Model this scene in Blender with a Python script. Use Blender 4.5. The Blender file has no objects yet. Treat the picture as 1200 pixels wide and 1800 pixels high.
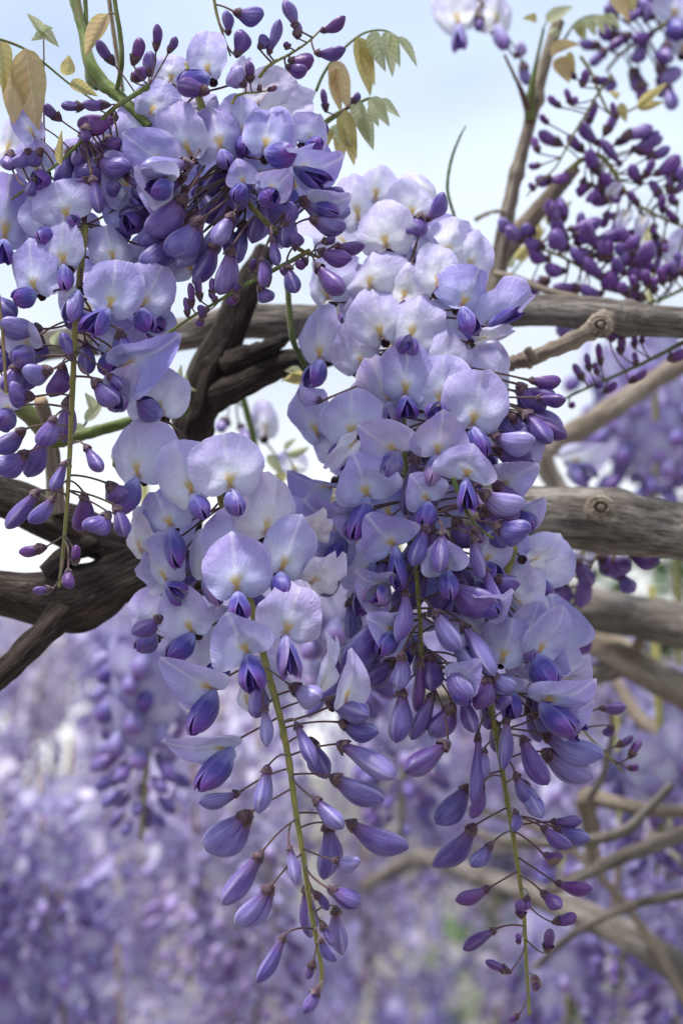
import bpy, math, random
from mathutils import Vector, Matrix, noise

# ------------------------------------------------------------------ camera, sky, sun, exposure
S = bpy.context.scene
COL = S.collection
rnd = random.Random(7)
PITCH = math.radians(7.0)
CAM = Vector((0.0, -0.64, 1.72))
RIGHT = Vector((1, 0, 0))
FWD = Vector((0, math.cos(PITCH), math.sin(PITCH)))
UP = Vector((0, -math.sin(PITCH), math.cos(PITCH)))
K = (24.0 / 70.0) / 1200.0            # metres per photo pixel, per metre of distance

cam = bpy.data.cameras.new('camera')
cam.lens = 70; cam.sensor_width = 24; cam.sensor_fit = 'HORIZONTAL'
cam.clip_start = 0.02; cam.clip_end = 500
cam.dof.use_dof = True; cam.dof.focus_distance = 0.632; cam.dof.aperture_fstop = 9.5
cam.dof.aperture_blades = 7
co = bpy.data.objects.new('camera', cam); COL.objects.link(co)
co.location = CAM; co.rotation_euler = (math.pi / 2 + PITCH, 0, 0)
S.camera = co

SUN_EL, SUN_AZ = math.radians(69), math.radians(236)    # azimuth measured clockwise from +Y
W = bpy.data.worlds.new('World'); S.world = W; W.use_nodes = True
nt = W.node_tree; nt.nodes.clear()
out = nt.nodes.new('ShaderNodeOutputWorld'); bg = nt.nodes.new('ShaderNodeBackground')
sky = nt.nodes.new('ShaderNodeTexSky'); sky.sky_type = 'NISHITA'; sky.sun_disc = False
sky.sun_elevation = SUN_EL; sky.sun_rotation = SUN_AZ; sky.dust_density = 2.0
tc = nt.nodes.new('ShaderNodeTexCoord')
mp = nt.nodes.new('ShaderNodeMapping'); mp.inputs['Scale'].default_value = (1, 1, 2.2)
nz = nt.nodes.new('ShaderNodeTexNoise'); nz.inputs['Scale'].default_value = 2.6; nz.inputs['Detail'].default_value = 5
mr = nt.nodes.new('ShaderNodeMapRange'); mr.inputs[1].default_value = 0.36; mr.inputs[2].default_value = 0.62
mr.inputs[3].default_value = 0.5; mr.inputs[4].default_value = 1.0
sx = nt.nodes.new('ShaderNodeSeparateXYZ')
hz = nt.nodes.new('ShaderNodeMapRange'); hz.inputs[1].default_value = 0.10; hz.inputs[2].default_value = 0.34
hz.inputs[3].default_value = 1.0; hz.inputs[4].default_value = 0.0
mxx = nt.nodes.new('ShaderNodeMath'); mxx.operation = 'MAXIMUM'
mix = nt.nodes.new('ShaderNodeMix'); mix.data_type = 'RGBA'; mix.inputs[7].default_value = (6.6, 7.5, 8.7, 1)
L = nt.links.new
L(tc.outputs['Generated'], mp.inputs[0]); L(mp.outputs[0], nz.inputs['Vector']); L(nz.outputs[0], mr.inputs[0])
L(tc.outputs['Generated'], sx.inputs[0]); L(sx.outputs[2], hz.inputs[0])
L(mr.outputs[0], mxx.inputs[0]); L(hz.outputs[0], mxx.inputs[1]); L(mxx.outputs[0], mix.inputs[0])
low = nt.nodes.new('ShaderNodeMix'); low.data_type = 'RGBA'; low.inputs[6].default_value = (6.0, 7.1, 8.9, 1); low.inputs[7].default_value = (9.2, 9.35, 9.5, 1)
L(hz.outputs[0], low.inputs[0]); L(low.outputs[2], mix.inputs[7])
L(sky.outputs[0], mix.inputs[6]); L(mix.outputs[2], bg.inputs[0]); L(bg.outputs[0], out.inputs[0])
bg.inputs[1].default_value = 0.088

sl = bpy.data.lights.new('sun', 'SUN'); sl.energy = 3.2; sl.angle = math.radians(9); sl.color = (1.0, 0.97, 0.93)
so = bpy.data.objects.new('sun', sl); COL.objects.link(so)
sd = Vector((math.sin(SUN_AZ) * math.cos(SUN_EL), math.cos(SUN_AZ) * math.cos(SUN_EL), math.sin(SUN_EL)))
so.rotation_euler = sd.to_track_quat('Z', 'Y').to_euler(); so.location = (0, -2, 6)
S.view_settings.view_transform = 'Standard'; S.view_settings.look = 'None'
S.view_settings.gamma = 1; S.view_settings.use_curve_mapping = False
S.view_settings.exposure = 0.6
S.render.engine = 'CYCLES'
S.cycles.use_denoising = True
S.cycles.max_bounces = 8; S.cycles.diffuse_bounces = 4; S.cycles.transmission_bounces = 6
S.cycles.sample_clamp_indirect = 8

# ------------------------------------------------------------------ helpers
def P(px, py, d):
    """a photo pixel at a distance d along the view axis"""
    return CAM + RIGHT * ((px - 600) * K * d) + UP * ((900 - py) * K * d) + FWD * d

def V3(x, y, z):
    """a direction given as right, up, towards the viewer"""
    return RIGHT * x + UP * y - FWD * z

def catmull(pts, n):
    res = []
    m = len(pts)
    for i in range(m - 1):
        p0 = pts[max(i - 1, 0)]; p1 = pts[i]; p2 = pts[i + 1]; p3 = pts[min(i + 2, m - 1)]
        for j in range(n):
            t = j / n
            res.append(tuple(0.5 * (2 * b + (c - a) * t + (2 * a - 5 * b + 4 * c - e) * t * t + (3 * b - a - 3 * c + e) * t ** 3)
                             for a, b, c, e in zip(p0, p1, p2, p3)))
    res.append(tuple(pts[-1]))
    return res

class MB:
    def __init__(self):
        self.v = []; self.f = []; self.uv = []; self.mi = []
    def add(self, verts, faces, uvs, mi=0):
        o = len(self.v)
        self.v += [tuple(p) for p in verts]; self.uv += uvs
        self.f += [tuple(i + o for i in f) for f in faces]
        self.mi += [mi] * len(faces)
    def mesh(self, name, mats):
        me = bpy.data.meshes.new(name)
        me.from_pydata(self.v, [], self.f)
        lay = me.uv_layers.new(name='UVMap')
        li = [0] * len(me.loops); me.loops.foreach_get('vertex_index', li)
        flat = [0.0] * (2 * len(li))
        for i, vi in enumerate(li):
            flat[2 * i], flat[2 * i + 1] = self.uv[vi]
        lay.data.foreach_set('uv', flat)
        for m in mats: me.materials.append(m)
        me.polygons.foreach_set('material_index', self.mi)
        me.polygons.foreach_set('use_smooth', [True] * len(me.polygons))
        me.update()
        return me

def tube(mb, pts, radii, seg=8, mi=0, rough=0.0, seed=0.0, ridge=0.0, cap=True):
    """a tapering tube along world points; uv = (angle, length in metres)"""
    n = len(pts); pts = [Vector(p) for p in pts]
    vs, uvs, fs = [], [], []
    t0 = (pts[1] - pts[0]).normalized()
    ref = t0.orthogonal().normalized(); ln = 0.0
    for i in range(n):
        t = (pts[min(i + 1, n - 1)] - pts[max(i - 1, 0)]).normalized()
        ref = (ref - t * ref.dot(t)).normalized(); b = t.cross(ref)
        if i: ln += (pts[i] - pts[i - 1]).length
        for j in range(seg + 1):
            a = 2 * math.pi * (j % seg) / seg
            r = radii[i]
            if rough:
                q = Vector((math.cos(a) * 1.3 + seed, math.sin(a) * 1.3, ln / max(radii[i], 1e-4) * 0.45))
                r *= 1 + rough * noise.noise(q)
                if ridge:
                    q2 = Vector((math.cos(a) * 5 + seed, math.sin(a) * 5, ln / max(radii[i], 1e-4) * 0.7))
                    r *= 1 + ridge * noise.noise(q2)
            vs.append(pts[i] + ref * (math.cos(a) * r) + b * (math.sin(a) * r)); uvs.append((j / seg, ln))
    w = seg + 1
    for i in range(n - 1):
        for j in range(seg):
            fs.append((i * w + j, i * w + j + 1, (i + 1) * w + j + 1, (i + 1) * w + j))
    if cap:
        for e, s in ((0, -1), (n - 1, 1)):
            c = len(vs); vs.append(pts[e] + (pts[e] - pts[e - 1 if e else 1]).normalized() * radii[e] * 0.25); uvs.append((0.5, ln))
            for j in range(seg):
                fs.append((e * w + j + 1, e * w + j, c) if e == 0 else (e * w + j, e * w + j + 1, c))
    mb.add(vs, fs, uvs, mi)

def place(name, data, parent=None, M=None, color=None):
    o = bpy.data.objects.new(name, data); COL.objects.link(o)
    if parent is not None:
        o.parent = parent
        wm = WORLD[parent.name]
        o.matrix_parent_inverse = wm.inverted()
    M = M if M is not None else Matrix.Identity(4)
    o.matrix_basis = M
    WORLD[o.name] = M.copy()
    if color: o.color = color
    return o
WORLD = {}

def thing(name, label, cat, loc, group=None):
    o = place(name, None, None, Matrix.Translation(loc))
    o.empty_display_size = 0.01
    o['label'] = label; o['category'] = cat
    if group: o['group'] = group
    return o

def tag(o, label, cat, group=None, kind=None):
    if label: o['label'] = label
    if cat: o['category'] = cat
    if group: o['group'] = group
    if kind: o['kind'] = kind
    return o

def rebase(mb, loc):
    mb.v = [tuple(Vector(p) - loc) for p in mb.v]

# ------------------------------------------------------------------ materials
class NG:
    def __init__(self, name):
        self.m = bpy.data.materials.new(name); self.m.use_nodes = True
        self.t = self.m.node_tree; self.t.nodes.clear()
        self.o = self.t.nodes.new('ShaderNodeOutputMaterial')
    def n(self, ty, **kw):
        x = self.t.nodes.new(ty)
        for k, v in kw.items(): setattr(x, k, v)
        return x
    def put(self, sock, v):
        if isinstance(v, bpy.types.NodeSocket): self.t.links.new(v, sock)
        else: sock.default_value = v
    def math(self, op, a, b=0.0, clamp=False):
        x = self.n('ShaderNodeMath', operation=op, use_clamp=clamp)
        self.put(x.inputs[0], a); self.put(x.inputs[1], b); return x.outputs[0]
    def rng(self, v, a, b, c=0.0, d=1.0, smooth=True):
        x = self.n('ShaderNodeMapRange', interpolation_type='SMOOTHSTEP' if smooth else 'LINEAR')
        self.put(x.inputs[0], v)
        for i, q in enumerate((a, b, c, d)): self.put(x.inputs[i + 1], q)
        return x.outputs[0]
    def mix(self, f, a, b, bt='MIX'):
        x = self.n('ShaderNodeMix', data_type='RGBA', blend_type=bt)
        self.put(x.inputs[0], f)
        self.put(x.inputs[6], a if isinstance(a, bpy.types.NodeSocket) else (*a, 1))
        self.put(x.inputs[7], b if isinstance(b, bpy.types.NodeSocket) else (*b, 1))
        return x.outputs[2]
    def noise(self, vec, scale, detail=3, rough=0.5):
        x = self.n('ShaderNodeTexNoise'); self.put(x.inputs['Vector'], vec)
        x.inputs['Scale'].default_value = scale; x.inputs['Detail'].default_value = detail; x.inputs['Roughness'].default_value = rough
        return x.outputs[0]
    def xyz(self, x_, y_, z_=0.0):
        x = self.n('ShaderNodeCombineXYZ')
        for i, q in enumerate((x_, y_, z_)): self.put(x.inputs[i], q)
        return x.outputs[0]
    def uv(self):
        x = self.n('ShaderNodeUVMap'); s = self.n('ShaderNodeSeparateXYZ')
        self.t.links.new(x.outputs[0], s.inputs[0]); return x.outputs[0], s.outputs[0], s.outputs[1]
    def info(self):
        x = self.n('ShaderNodeObjectInfo'); s = self.n('ShaderNodeSeparateColor')
        self.t.links.new(x.outputs['Color'], s.inputs[0]); return s.outputs[0], s.outputs[1], s.outputs[2], x.outputs['Random']
    def bump(self, h, strength=0.3, dist=0.0005):
        x = self.n('ShaderNodeBump'); self.put(x.inputs['Height'], h)
        x.inputs['Strength'].default_value = strength; x.inputs['Distance'].default_value = dist; return x.outputs[0]
    def finish(self, col, rough=0.5, spec=0.3, sheen=0.0, transl=0.0, normal=None, tcol=None):
        p = self.n('ShaderNodeBsdfPrincipled')
        self.put(p.inputs['Base Color'], col if isinstance(col, bpy.types.NodeSocket) else (*col, 1))
        self.put(p.inputs['Roughness'], rough); p.inputs['Specular IOR Level'].default_value = spec
        p.inputs['Sheen Weight'].default_value = sheen; p.inputs['Sheen Roughness'].default_value = 0.4
        if normal is not None: self.put(p.inputs['Normal'], normal)
        res = p.outputs[0]
        if transl:
            t = self.n('ShaderNodeBsdfTranslucent')
            c = tcol if tcol is not None else col
            self.put(t.inputs[0], c if isinstance(c, bpy.types.NodeSocket) else (*c, 1))
            if normal is not None: self.put(t.inputs['Normal'], normal)
            mx = self.n('ShaderNodeMixShader'); mx.inputs[0].default_value = transl
            self.t.links.new(res, mx.inputs[1]); self.t.links.new(t.outputs[0], mx.inputs[2]); res = mx.outputs[0]
        self.t.links.new(res, self.o.inputs[0])
        return self.m

def mat_banner():
    g = NG('banner_petal'); uv, x, y = g.uv(); age, vi, br, rn = g.info()
    yy = g.math('ADD', y, 0.62)
    d = g.math('SQRT', g.math('ADD', g.math('MULTIPLY', x, x), g.math('MULTIPLY', yy, yy)))
    ang = g.math('ARCTAN2', x, yy)
    off = g.math('MULTIPLY', rn, 37.0)
    blot = g.noise(g.xyz(x, y, off), 1.7, 3)
    # violet grows outward from the pale throat
    e = g.math('ADD', d, g.math('MULTIPLY', g.math('SUBTRACT', blot, 0.5), 0.9))
    rim = g.rng(e, 0.3, 1.35)
    hue = g.mix(vi, (0.190, 0.165, 0.58), (0.275, 0.170, 0.57))
    young = g.mix(rim, (0.33, 0.35, 0.76), hue)
    old = g.mix(rim, (0.92, 0.91, 0.92), (0.66, 0.61, 0.86))
    c = g.mix(age, young, old)
    # veins fanning from the base
    wob = g.noise(g.xyz(x, y, g.math('ADD', off, 3.0)), 2.2, 2)
    ve = g.noise(g.xyz(g.math('ADD', g.math('MULTIPLY', ang, 26.0), g.math('MULTIPLY', wob, 5.0)), g.math('MULTIPLY', d, 3.0), off), 1.0, 3)
    c = g.mix(g.math('MULTIPLY', g.rng(ve, 0.50, 0.78, 0.0, 0.24), g.rng(d, 0.3, 0.9)), c, (0.26, 0.19, 0.60))
    c = g.mix(g.rng(ve, 0.48, 0.26, 0.0, 0.12), c, (0.80, 0.80, 0.93))
    # pale midrib, white throat, amber guide
    rib = g.math('MULTIPLY', g.rng(g.math('ABSOLUTE', x), 0.10, 0.0, 0.0, 0.38), g.rng(yy, 0.1, 0.5))
    c = g.mix(rib, c, (0.78, 0.78, 0.88))
    aa = g.math('ABSOLUTE', ang)
    thr = g.math('MULTIPLY', g.rng(d, 0.85, 0.25), g.rng(aa, 0.9, 0.2))
    c = g.mix(g.math('MULTIPLY', thr, 0.60), c, (0.76, 0.79, 0.84))
    jag = g.math('ADD', d, g.math('MULTIPLY', g.math('SUBTRACT', ve, 0.5), 0.35))
    yel = g.math('MULTIPLY', g.rng(jag, 0.52, 0.22), g.rng(aa, 0.72, 0.30))
    c = g.mix(g.math('MULTIPLY', yel, 0.9), c, (0.62, 0.43, 0.10))
    c = g.mix(g.math('MULTIPLY', g.rng(d, 0.22, 0.03), 0.8), c, (0.36, 0.19, 0.09))
    edge = g.rng(g.math('SUBTRACT', g.math('SQRT', g.math('ADD', g.math('MULTIPLY', x, x), g.math('MULTIPLY', y, y))), 0.0), 0.93, 0.985, 0.0, 0.35)
    c = g.mix(edge, c, (0.72, 0.68, 0.88))
    # brown specks and withering
    sp = g.noise(g.xyz(x, y, g.math('ADD', off, 9.0)), 7.0, 2)
    c = g.mix(g.rng(sp, 0.76, 0.80, 0.0, 0.35), c, (0.25, 0.15, 0.22))
    c = g.mix(g.math('MULTIPLY', br, g.rng(blot, 0.3, 0.6)), c, (0.72, 0.60, 0.56))
    b = g.bump(g.math('ADD', g.math('MULTIPLY', ve, 0.7), g.math('MULTIPLY', wob, 1.6)), 0.45, 0.0011)
    return g.finish(c, 0.48, 0.30, 0.12, 0.30, b)

def mat_farpetal():
    g = NG('distant_petal'); uv, x, y = g.uv(); age, vi, br, rn = g.info()
    d = g.math('SQRT', g.math('ADD', g.math('MULTIPLY', x, x), g.math('MULTIPLY', y, y)))
    geo = g.n('ShaderNodeNewGeometry'); cell = g.math('MULTIPLY', geo.outputs['Random Per Island'], 1.0)
    c = g.mix(g.rng(d, 0.1, 1.0), (0.42, 0.39, 0.68), g.mix(vi, (0.22, 0.20, 0.50), (0.31, 0.21, 0.50)))
    old = g.mix(g.rng(d, 0.1, 1.0), (0.84, 0.81, 0.86), (0.60, 0.52, 0.76))
    a2 = g.math('ADD', age, g.math('MULTIPLY', g.math('SUBTRACT', cell, 0.5), 0.7), True)
    c = g.mix(a2, c, old)
    c = g.mix(br, c, (0.62, 0.55, 0.50))
    return g.finish(c, 0.5, 0.3, 0.1, 0.28)

def mat_wing():
    g = NG('wing_petal'); uv, x, y = g.uv(); age, vi, br, rn = g.info()      # y = length 0..1, x = across -1..1
    off = g.math('MULTIPLY', rn, 31.0)
    nzv = g.noise(g.xyz(g.math('MULTIPLY', x, 6.0), g.math('MULTIPLY', y, 1.6), off), 1.0, 3)
    bl = g.noise(g.xyz(x, y, off), 1.6, 2)
    t = g.math('ADD', y, g.math('MULTIPLY', g.math('SUBTRACT', bl, 0.5), 0.6))
    c = g.mix(g.rng(t, 0.0, 0.35), (0.36, 0.37, 0.72), (0.085, 0.068, 0.34))
    c = g.mix(g.rng(t, 0.45, 0.95), c, g.mix(vi, (0.095, 0.038, 0.28), (0.20, 0.062, 0.36)))
    old = g.mix(g.rng(t, 0.1, 0.9), (0.72, 0.70, 0.86), (0.56, 0.42, 0.76))
    c = g.mix(age, c, old)
    c = g.mix(g.rng(nzv, 0.5, 0.75, 0.0, 0.30), c, (0.40, 0.36, 0.76))
    c = g.mix(g.rng(nzv, 0.48, 0.28, 0.0, 0.35), c, (0.09, 0.06, 0.32))
    c = g.mix(g.math('MULTIPLY', g.rng(g.math('ABSOLUTE', x), 0.9, 0.99), 0.2), c, (0.50, 0.45, 0.82))
    c = g.mix(g.math('MULTIPLY', br, g.rng(bl, 0.3, 0.6)), c, (0.66, 0.50, 0.52))
    return g.finish(c, 0.42, 0.35, 0.15, 0.16, g.bump(g.math('ADD', nzv, g.math('MULTIPLY', bl, 2.0)), 0.5, 0.0007))

def mat_budpetal():
    g = NG('bud_petal'); uv, x, y = g.uv(); age, vi, br, rn = g.info()       # y = length, x = angle 0..1 (0.5 = dorsal ridge)
    off = g.math('MULTIPLY', rn, 53.0)
    st = g.noise(g.xyz(g.math('MULTIPLY', x, 22.0), g.math('MULTIPLY', y, 2.0), off), 1.0, 3)
    bl = g.noise(g.xyz(g.math('MULTIPLY', x, 4.0), g.math('MULTIPLY', y, 1.8), off), 1.0, 3)
    deep = g.mix(vi, (0.075, 0.018, 0.130), (0.175, 0.032, 0.245))
    mid = g.mix(vi, (0.090, 0.068, 0.325), (0.150, 0.066, 0.305))
    pale = g.mix(vi, (0.42, 0.41, 0.76), (0.52, 0.40, 0.74))
    c = g.mix(g.rng(age, 0.0, 0.42, smooth=False), deep, mid)
    c = g.mix(g.rng(age, 0.48, 1.0, smooth=False), c, pale)
    aw = g.math('ADD', 0.18, g.math('MULTIPLY', age, 1.5), True)
    c = g.mix(g.math('MULTIPLY', g.rng(bl, 0.4, 0.68, 0.0, 0.5), aw), c, g.mix(0.5, c, (0.42, 0.39, 0.78)))
    c = g.mix(g.math('MULTIPLY', g.rng(st, 0.48, 0.75, 0.0, 0.36), aw), c, g.mix(0.55, c, (0.62, 0.56, 0.86)))
    c = g.mix(g.rng(st, 0.5, 0.28, 0.0, 0.35), c, g.mix(0.5, c, (0.05, 0.03, 0.16)))
    c = g.mix(g.rng(y, 0.42, 0.12, 0.0, 0.75), c, (0.165, 0.07, 0.20))
    c = g.mix(g.rng(y, 0.86, 0.99, 0.0, 0.5), c, g.mix(0.5, c, (0.10, 0.05, 0.26)))       # plum towards the calyx
    ridge = g.math('ABSOLUTE', g.math('SUBTRACT', x, 0.5))
    c = g.mix(g.math('MULTIPLY', g.rng(ridge, 0.035, 0.004), g.math('MULTIPLY', aw, g.rng(y, 0.25, 0.6, 0.0, 0.55))), c, g.mix(0.6, c, (0.72, 0.66, 0.88)))
    c = g.mix(g.math('MULTIPLY', br, g.rng(bl, 0.35, 0.6)), c, (0.20, 0.12, 0.07))
    return g.finish(c, 0.38, 0.5, 0.15, 0.12, g.bump(g.math('ADD', st, g.math('MULTIPLY', bl, 1.6)), 0.5, 0.0007))

def mat_simple(name, cols, scale=(6, 60), rough=0.6, spec=0.25, transl=0.0, bump=0.3, sheen=0.0, dist=0.0004):
    """uv-stretched streaks between two or three colours"""
    g = NG(name); uv, x, y = g.uv(); age, vi, br, rn = g.info()
    off = g.math('MULTIPLY', rn, 17.0)
    a = g.noise(g.xyz(g.math('MULTIPLY', x, scale[0]), g.math('MULTIPLY', y, scale[1]), off), 1.0, 4)
    b = g.noise(g.xyz(g.math('MULTIPLY', x, 3.0), g.math('MULTIPLY', y, scale[1] * 0.4), g.math('ADD', off, 5.0)), 1.0, 3)
    c = g.mix(g.rng(a, 0.32, 0.68), cols[0], cols[1])
    if len(cols) > 2: c = g.mix(g.rng(b, 0.48, 0.68), c, cols[2])
    return g.finish(c, rough, spec, sheen, transl, g.bump(g.math('ADD', a, g.math('MULTIPLY', b, 0.6)), bump, dist))

def mat_bark(name, dark, mid, light, bump=0.8):
    g = NG(name); uv, x, y = g.uv(); age, vi, br, rn = g.info()
    # seamless round the branch: circle in x/z, length in y
    th = g.math('MULTIPLY', x, 2 * math.pi)
    cx, sn = g.math('COSINE', th), g.math('SINE', th)
    off = g.math('MULTIPLY', rn, 21.0)
    def nn(r, l, d=4, o=0.0, ro=0.55):
        return g.noise(g.xyz(g.math('ADD', g.math('MULTIPLY', cx, r), g.math('ADD', off, o)), g.math('MULTIPLY', y, l), g.math('MULTIPLY', sn, r)), 1.0, d, ro)
    fib = nn(13.0, 130.0, 5, 0, 0.7); crack = nn(5.0, 40.0, 4, 3.0); pat = nn(1.2, 22.0, 4, 7.0); fine = nn(16.0, 420.0, 4, 11.0, 0.7)
    c = g.mix(g.rng(fib, 0.34, 0.64), dark, mid)
    c = g.mix(g.rng(pat, 0.42, 0.66, 0.0, 0.9), c, g.mix(g.rng(fib, 0.35, 0.6), mid, light))
    c = g.mix(g.rng(fine, 0.58, 0.75, 0.0, 0.5), c, light)
    c = g.mix(g.rng(crack, 0.42, 0.30, 0.0, 0.85), c, g.mix(0.5, dark, (0.008, 0.006, 0.005)))
    lich = nn(2.6, 55.0, 5, 17.0, 0.7)
    c = g.mix(g.rng(lich, 0.60, 0.68, 0.0, 0.55), c, g.mix(0.45, light, (0.42, 0.42, 0.34)))
    flake = nn(3.4, 130.0, 3, 23.0)
    c = g.mix(g.rng(flake, 0.56, 0.62, 0.0, 0.5), c, g.mix(0.35, dark, mid))
    fib = g.math('ADD', fib, g.math('MULTIPLY', g.rng(flake, 0.54, 0.62), 0.5))
    h = g.math('ADD', g.math('ADD', fib, g.math('MULTIPLY', crack, 1.3)), g.math('MULTIPLY', fine, 0.5))
    return g.finish(c, 0.85, 0.2, 0, 0, g.bump(h, bump, 0.0016))

def mat_leaf(name, base, vein, tip):
    g = NG(name); uv, x, y = g.uv(); age, vi, br, rn = g.info()              # x -1..1 across, y 0..1 along
    off = g.math('MULTIPLY', rn, 13.0)
    ax = g.math('ABSOLUTE', x)
    bl = g.noise(g.xyz(x, y, off), 3.0, 4)
    lat = g.math('SINE', g.math('ADD', g.math('MULTIPLY', g.math('SUBTRACT', y, g.math('MULTIPLY', ax, 0.18)), 48.0), g.math('MULTIPLY', bl, 4.0)))
    c = g.mix(g.rng(bl, 0.3, 0.7), base, tip)
    c = g.mix(g.rng(lat, 0.8, 1.0, 0.0, 0.15), c, vein)
    c = g.mix(g.rng(ax, 0.07, 0.0, 0.0, 0.8), c, vein)
    return g.finish(c, 0.5, 0.3, 0.1, 0.6, g.bump(g.math('ADD', g.math('MULTIPLY', lat, 0.4), bl), 0.25, 0.0004))

M_BANNER, M_WING, M_BUD = mat_banner(), mat_wing(), mat_budpetal()
M_FARB = mat_farpetal()
M_KEEL = mat_simple('keel_petal', [(0.075, 0.035, 0.24), (0.13, 0.06, 0.34)], (8, 3), 0.45)
M_CALYX = mat_simple('calyx', [(0.040, 0.018, 0.026), (0.105, 0.050, 0.070), (0.15, 0.095, 0.095)], (10, 4), 0.6, sheen=0.5, bump=0.5)
M_PED = mat_simple('pedicel', [(0.085, 0.038, 0.045), (0.15, 0.075, 0.075), (0.12, 0.085, 0.045)], (4, 300), 0.6, sheen=0.4)
M_RACH = mat_simple('rachis', [(0.19, 0.17, 0.045), (0.30, 0.27, 0.08), (0.21, 0.20, 0.07)], (6, 160), 0.6, sheen=0.3)
M_GREEN = mat_simple('green_stem', [(0.07, 0.11, 0.022), (0.15, 0.19, 0.05), (0.13, 0.12, 0.045)], (6, 160), 0.55, sheen=0.2)
M_TAN = mat_simple('tan_stem', [(0.16, 0.11, 0.06), (0.28, 0.21, 0.12), (0.2, 0.17, 0.08)], (6, 160), 0.65)
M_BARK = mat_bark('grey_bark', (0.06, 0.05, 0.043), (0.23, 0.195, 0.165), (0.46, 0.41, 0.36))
M_BARK_SHADE = mat_bark('shaded_bark', (0.014, 0.0105, 0.009), (0.046, 0.034, 0.028), (0.115, 0.088, 0.072))  # bark darkened in its colour to stand for shade on the left branches
M_TWIG = mat_bark('tan_bark', (0.10, 0.078, 0.058), (0.28, 0.225, 0.17), (0.47, 0.40, 0.32), 0.4)
M_CUT = mat_simple('cut_wood', [(0.30, 0.20, 0.11), (0.42, 0.30, 0.18)], (20, 300), 0.8)
M_BRONZE = mat_leaf('bronze_leaf', (0.60, 0.43, 0.25), (0.68, 0.58, 0.34), (0.52, 0.42, 0.20))
M_OLIVE = mat_leaf('olive_leaf', (0.50, 0.46, 0.19), (0.64, 0.60, 0.34), (0.58, 0.46, 0.20))
M_SAGE = mat_leaf('sage_leaf', (0.45, 0.50, 0.29), (0.62, 0.65, 0.46), (0.55, 0.54, 0.34))

# ------------------------------------------------------------------ petal meshes (unit size, shared)
ATT = -0.62
def banner_mesh(seed, fold, curl, hood, ruffle, wave, notch=0.05):
    """disc of radius 1 in x/y, face towards +z, attached at (0,-0.62)"""
    r_ = random.Random(seed); ph = [r_.uniform(0, 6.28) for _ in range(6)]
    NR, NS = 9, 40
    mb = MB(); vs, uvs, fs = [], [], []
    lob = r_.uniform(-0.08, 0.08); asym = r_.uniform(-0.8, 0.8)
    for i in range(NR + 1):
        s = i / NR
        for j in range(NS):
            th = 2 * math.pi * j / NS                     # from +y, clockwise, seen from the attachment
            dx, dy = math.sin(th), math.cos(th)
            bq = ATT * dy
            R = -bq + math.sqrt(max(bq * bq - ATT * ATT + 1, 0))
            cx, cy = dx * R, ATT + dy * R
            a2 = math.atan2(cx, cy)
            q = 1 + wave * (0.5 * math.sin(3 * a2 + ph[0]) + 0.35 * math.sin(5 * a2 + ph[1]) + 0.25 * math.sin(9 * a2 + ph[2]))
            q *= 1 - notch * math.exp(-(a2 / 0.16) ** 2)
            q *= 1 - 0.30 * math.exp(-((abs(a2) - math.pi) / 0.30) ** 2)        # cordate base
            q *= 1 + lob * math.sin(a2)
            ox, oy = cx * q, cy * q * 0.97
            if hood: ox *= 1.16 - 0.46 * max(0.0, min(1.0, (oy + 0.55) / 1.5))
            x = ox * s; y = ATT + (oy - ATT) * s
            rr = math.hypot(x, y)
            ax = math.sqrt(x * x + 0.004)
            z = fold * ax * min(1.0, 0.35 + s)            # fold > 0 brings the sides forward
            z += 0.085 * math.exp(-(x / 0.075) ** 2) * s * (0.4 + 0.6 * s)
            z -= 0.05 * math.exp(-((abs(x) - 0.24) / 0.14) ** 2) * s
            z -= curl * max(0, y + 0.1) ** 2 * 0.55
            z += hood * max(0, y - ATT) ** 2 * 0.5
            z += 0.10 * (1 - rr * rr)
            z += ruffle * s ** 3 * (math.sin(4 * a2 + ph[3]) * 0.6 + math.sin(7 * a2 + ph[4]) * 0.4)
            z += 0.18 * noise.noise(Vector((x * 1.3 + seed, y * 1.3, 0))) + 0.10 * noise.noise(Vector((x * 2.6 + seed, y * 2.6, 4)))
            z += asym * x * abs(x) * 0.5
            z -= (0.13 + 0.16 * math.sin(2 * a2 + ph[5])) * s ** 5                            # rolled margin
            vs.append((x, y, z)); uvs.append((x, y))
    for i in range(NR):
        for j in range(NS):
            k = (j + 1) % NS
            a, b, c, d = i * NS + j, i * NS + k, (i + 1) * NS + k, (i + 1) * NS + j
            fs.append((b, c, d) if i == 0 else (a, d, c, b)) if i else fs.append((a, d, c))
    mb.add(vs, fs, uvs)
    return mb.mesh('banner_petal', [M_BANNER])

OPEN = [banner_mesh(s, f, c, 0.0, ru, wv, no) for s, f, c, ru, wv, no in
        [(1, -0.18, 0.30, 0.07, 0.05, 0.03), (2, -0.34, 0.20, 0.11, 0.07, 0.08), (3, 0.16, 0.35, 0.09, 0.06, 0.05),
         (4, -0.08, 0.50, 0.14, 0.08, 0.10), (5, 0.30, 0.10, 0.08, 0.05, -0.06), (6, -0.42, 0.35, 0.10, 0.08, 0.03),
         (7, -0.26, 0.55, 0.16, 0.10, 0.12), (8, 0.10, 0.25, 0.11, 0.07, -0.05), (9, -0.15, 0.2, 0.10, 0.06, -0.07), (10, 0.22, 0.45, 0.12, 0.07, 0.06),
         (15, -0.65, 0.5, 0.12, 0.08, 0.05), (16, 0.55, 0.15, 0.10, 0.06, -0.08), (17, -0.50, 0.2, 0.20, 0.12, 0.10), (18, 0.40, 0.6, 0.16, 0.10, 0.12)]]
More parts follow.
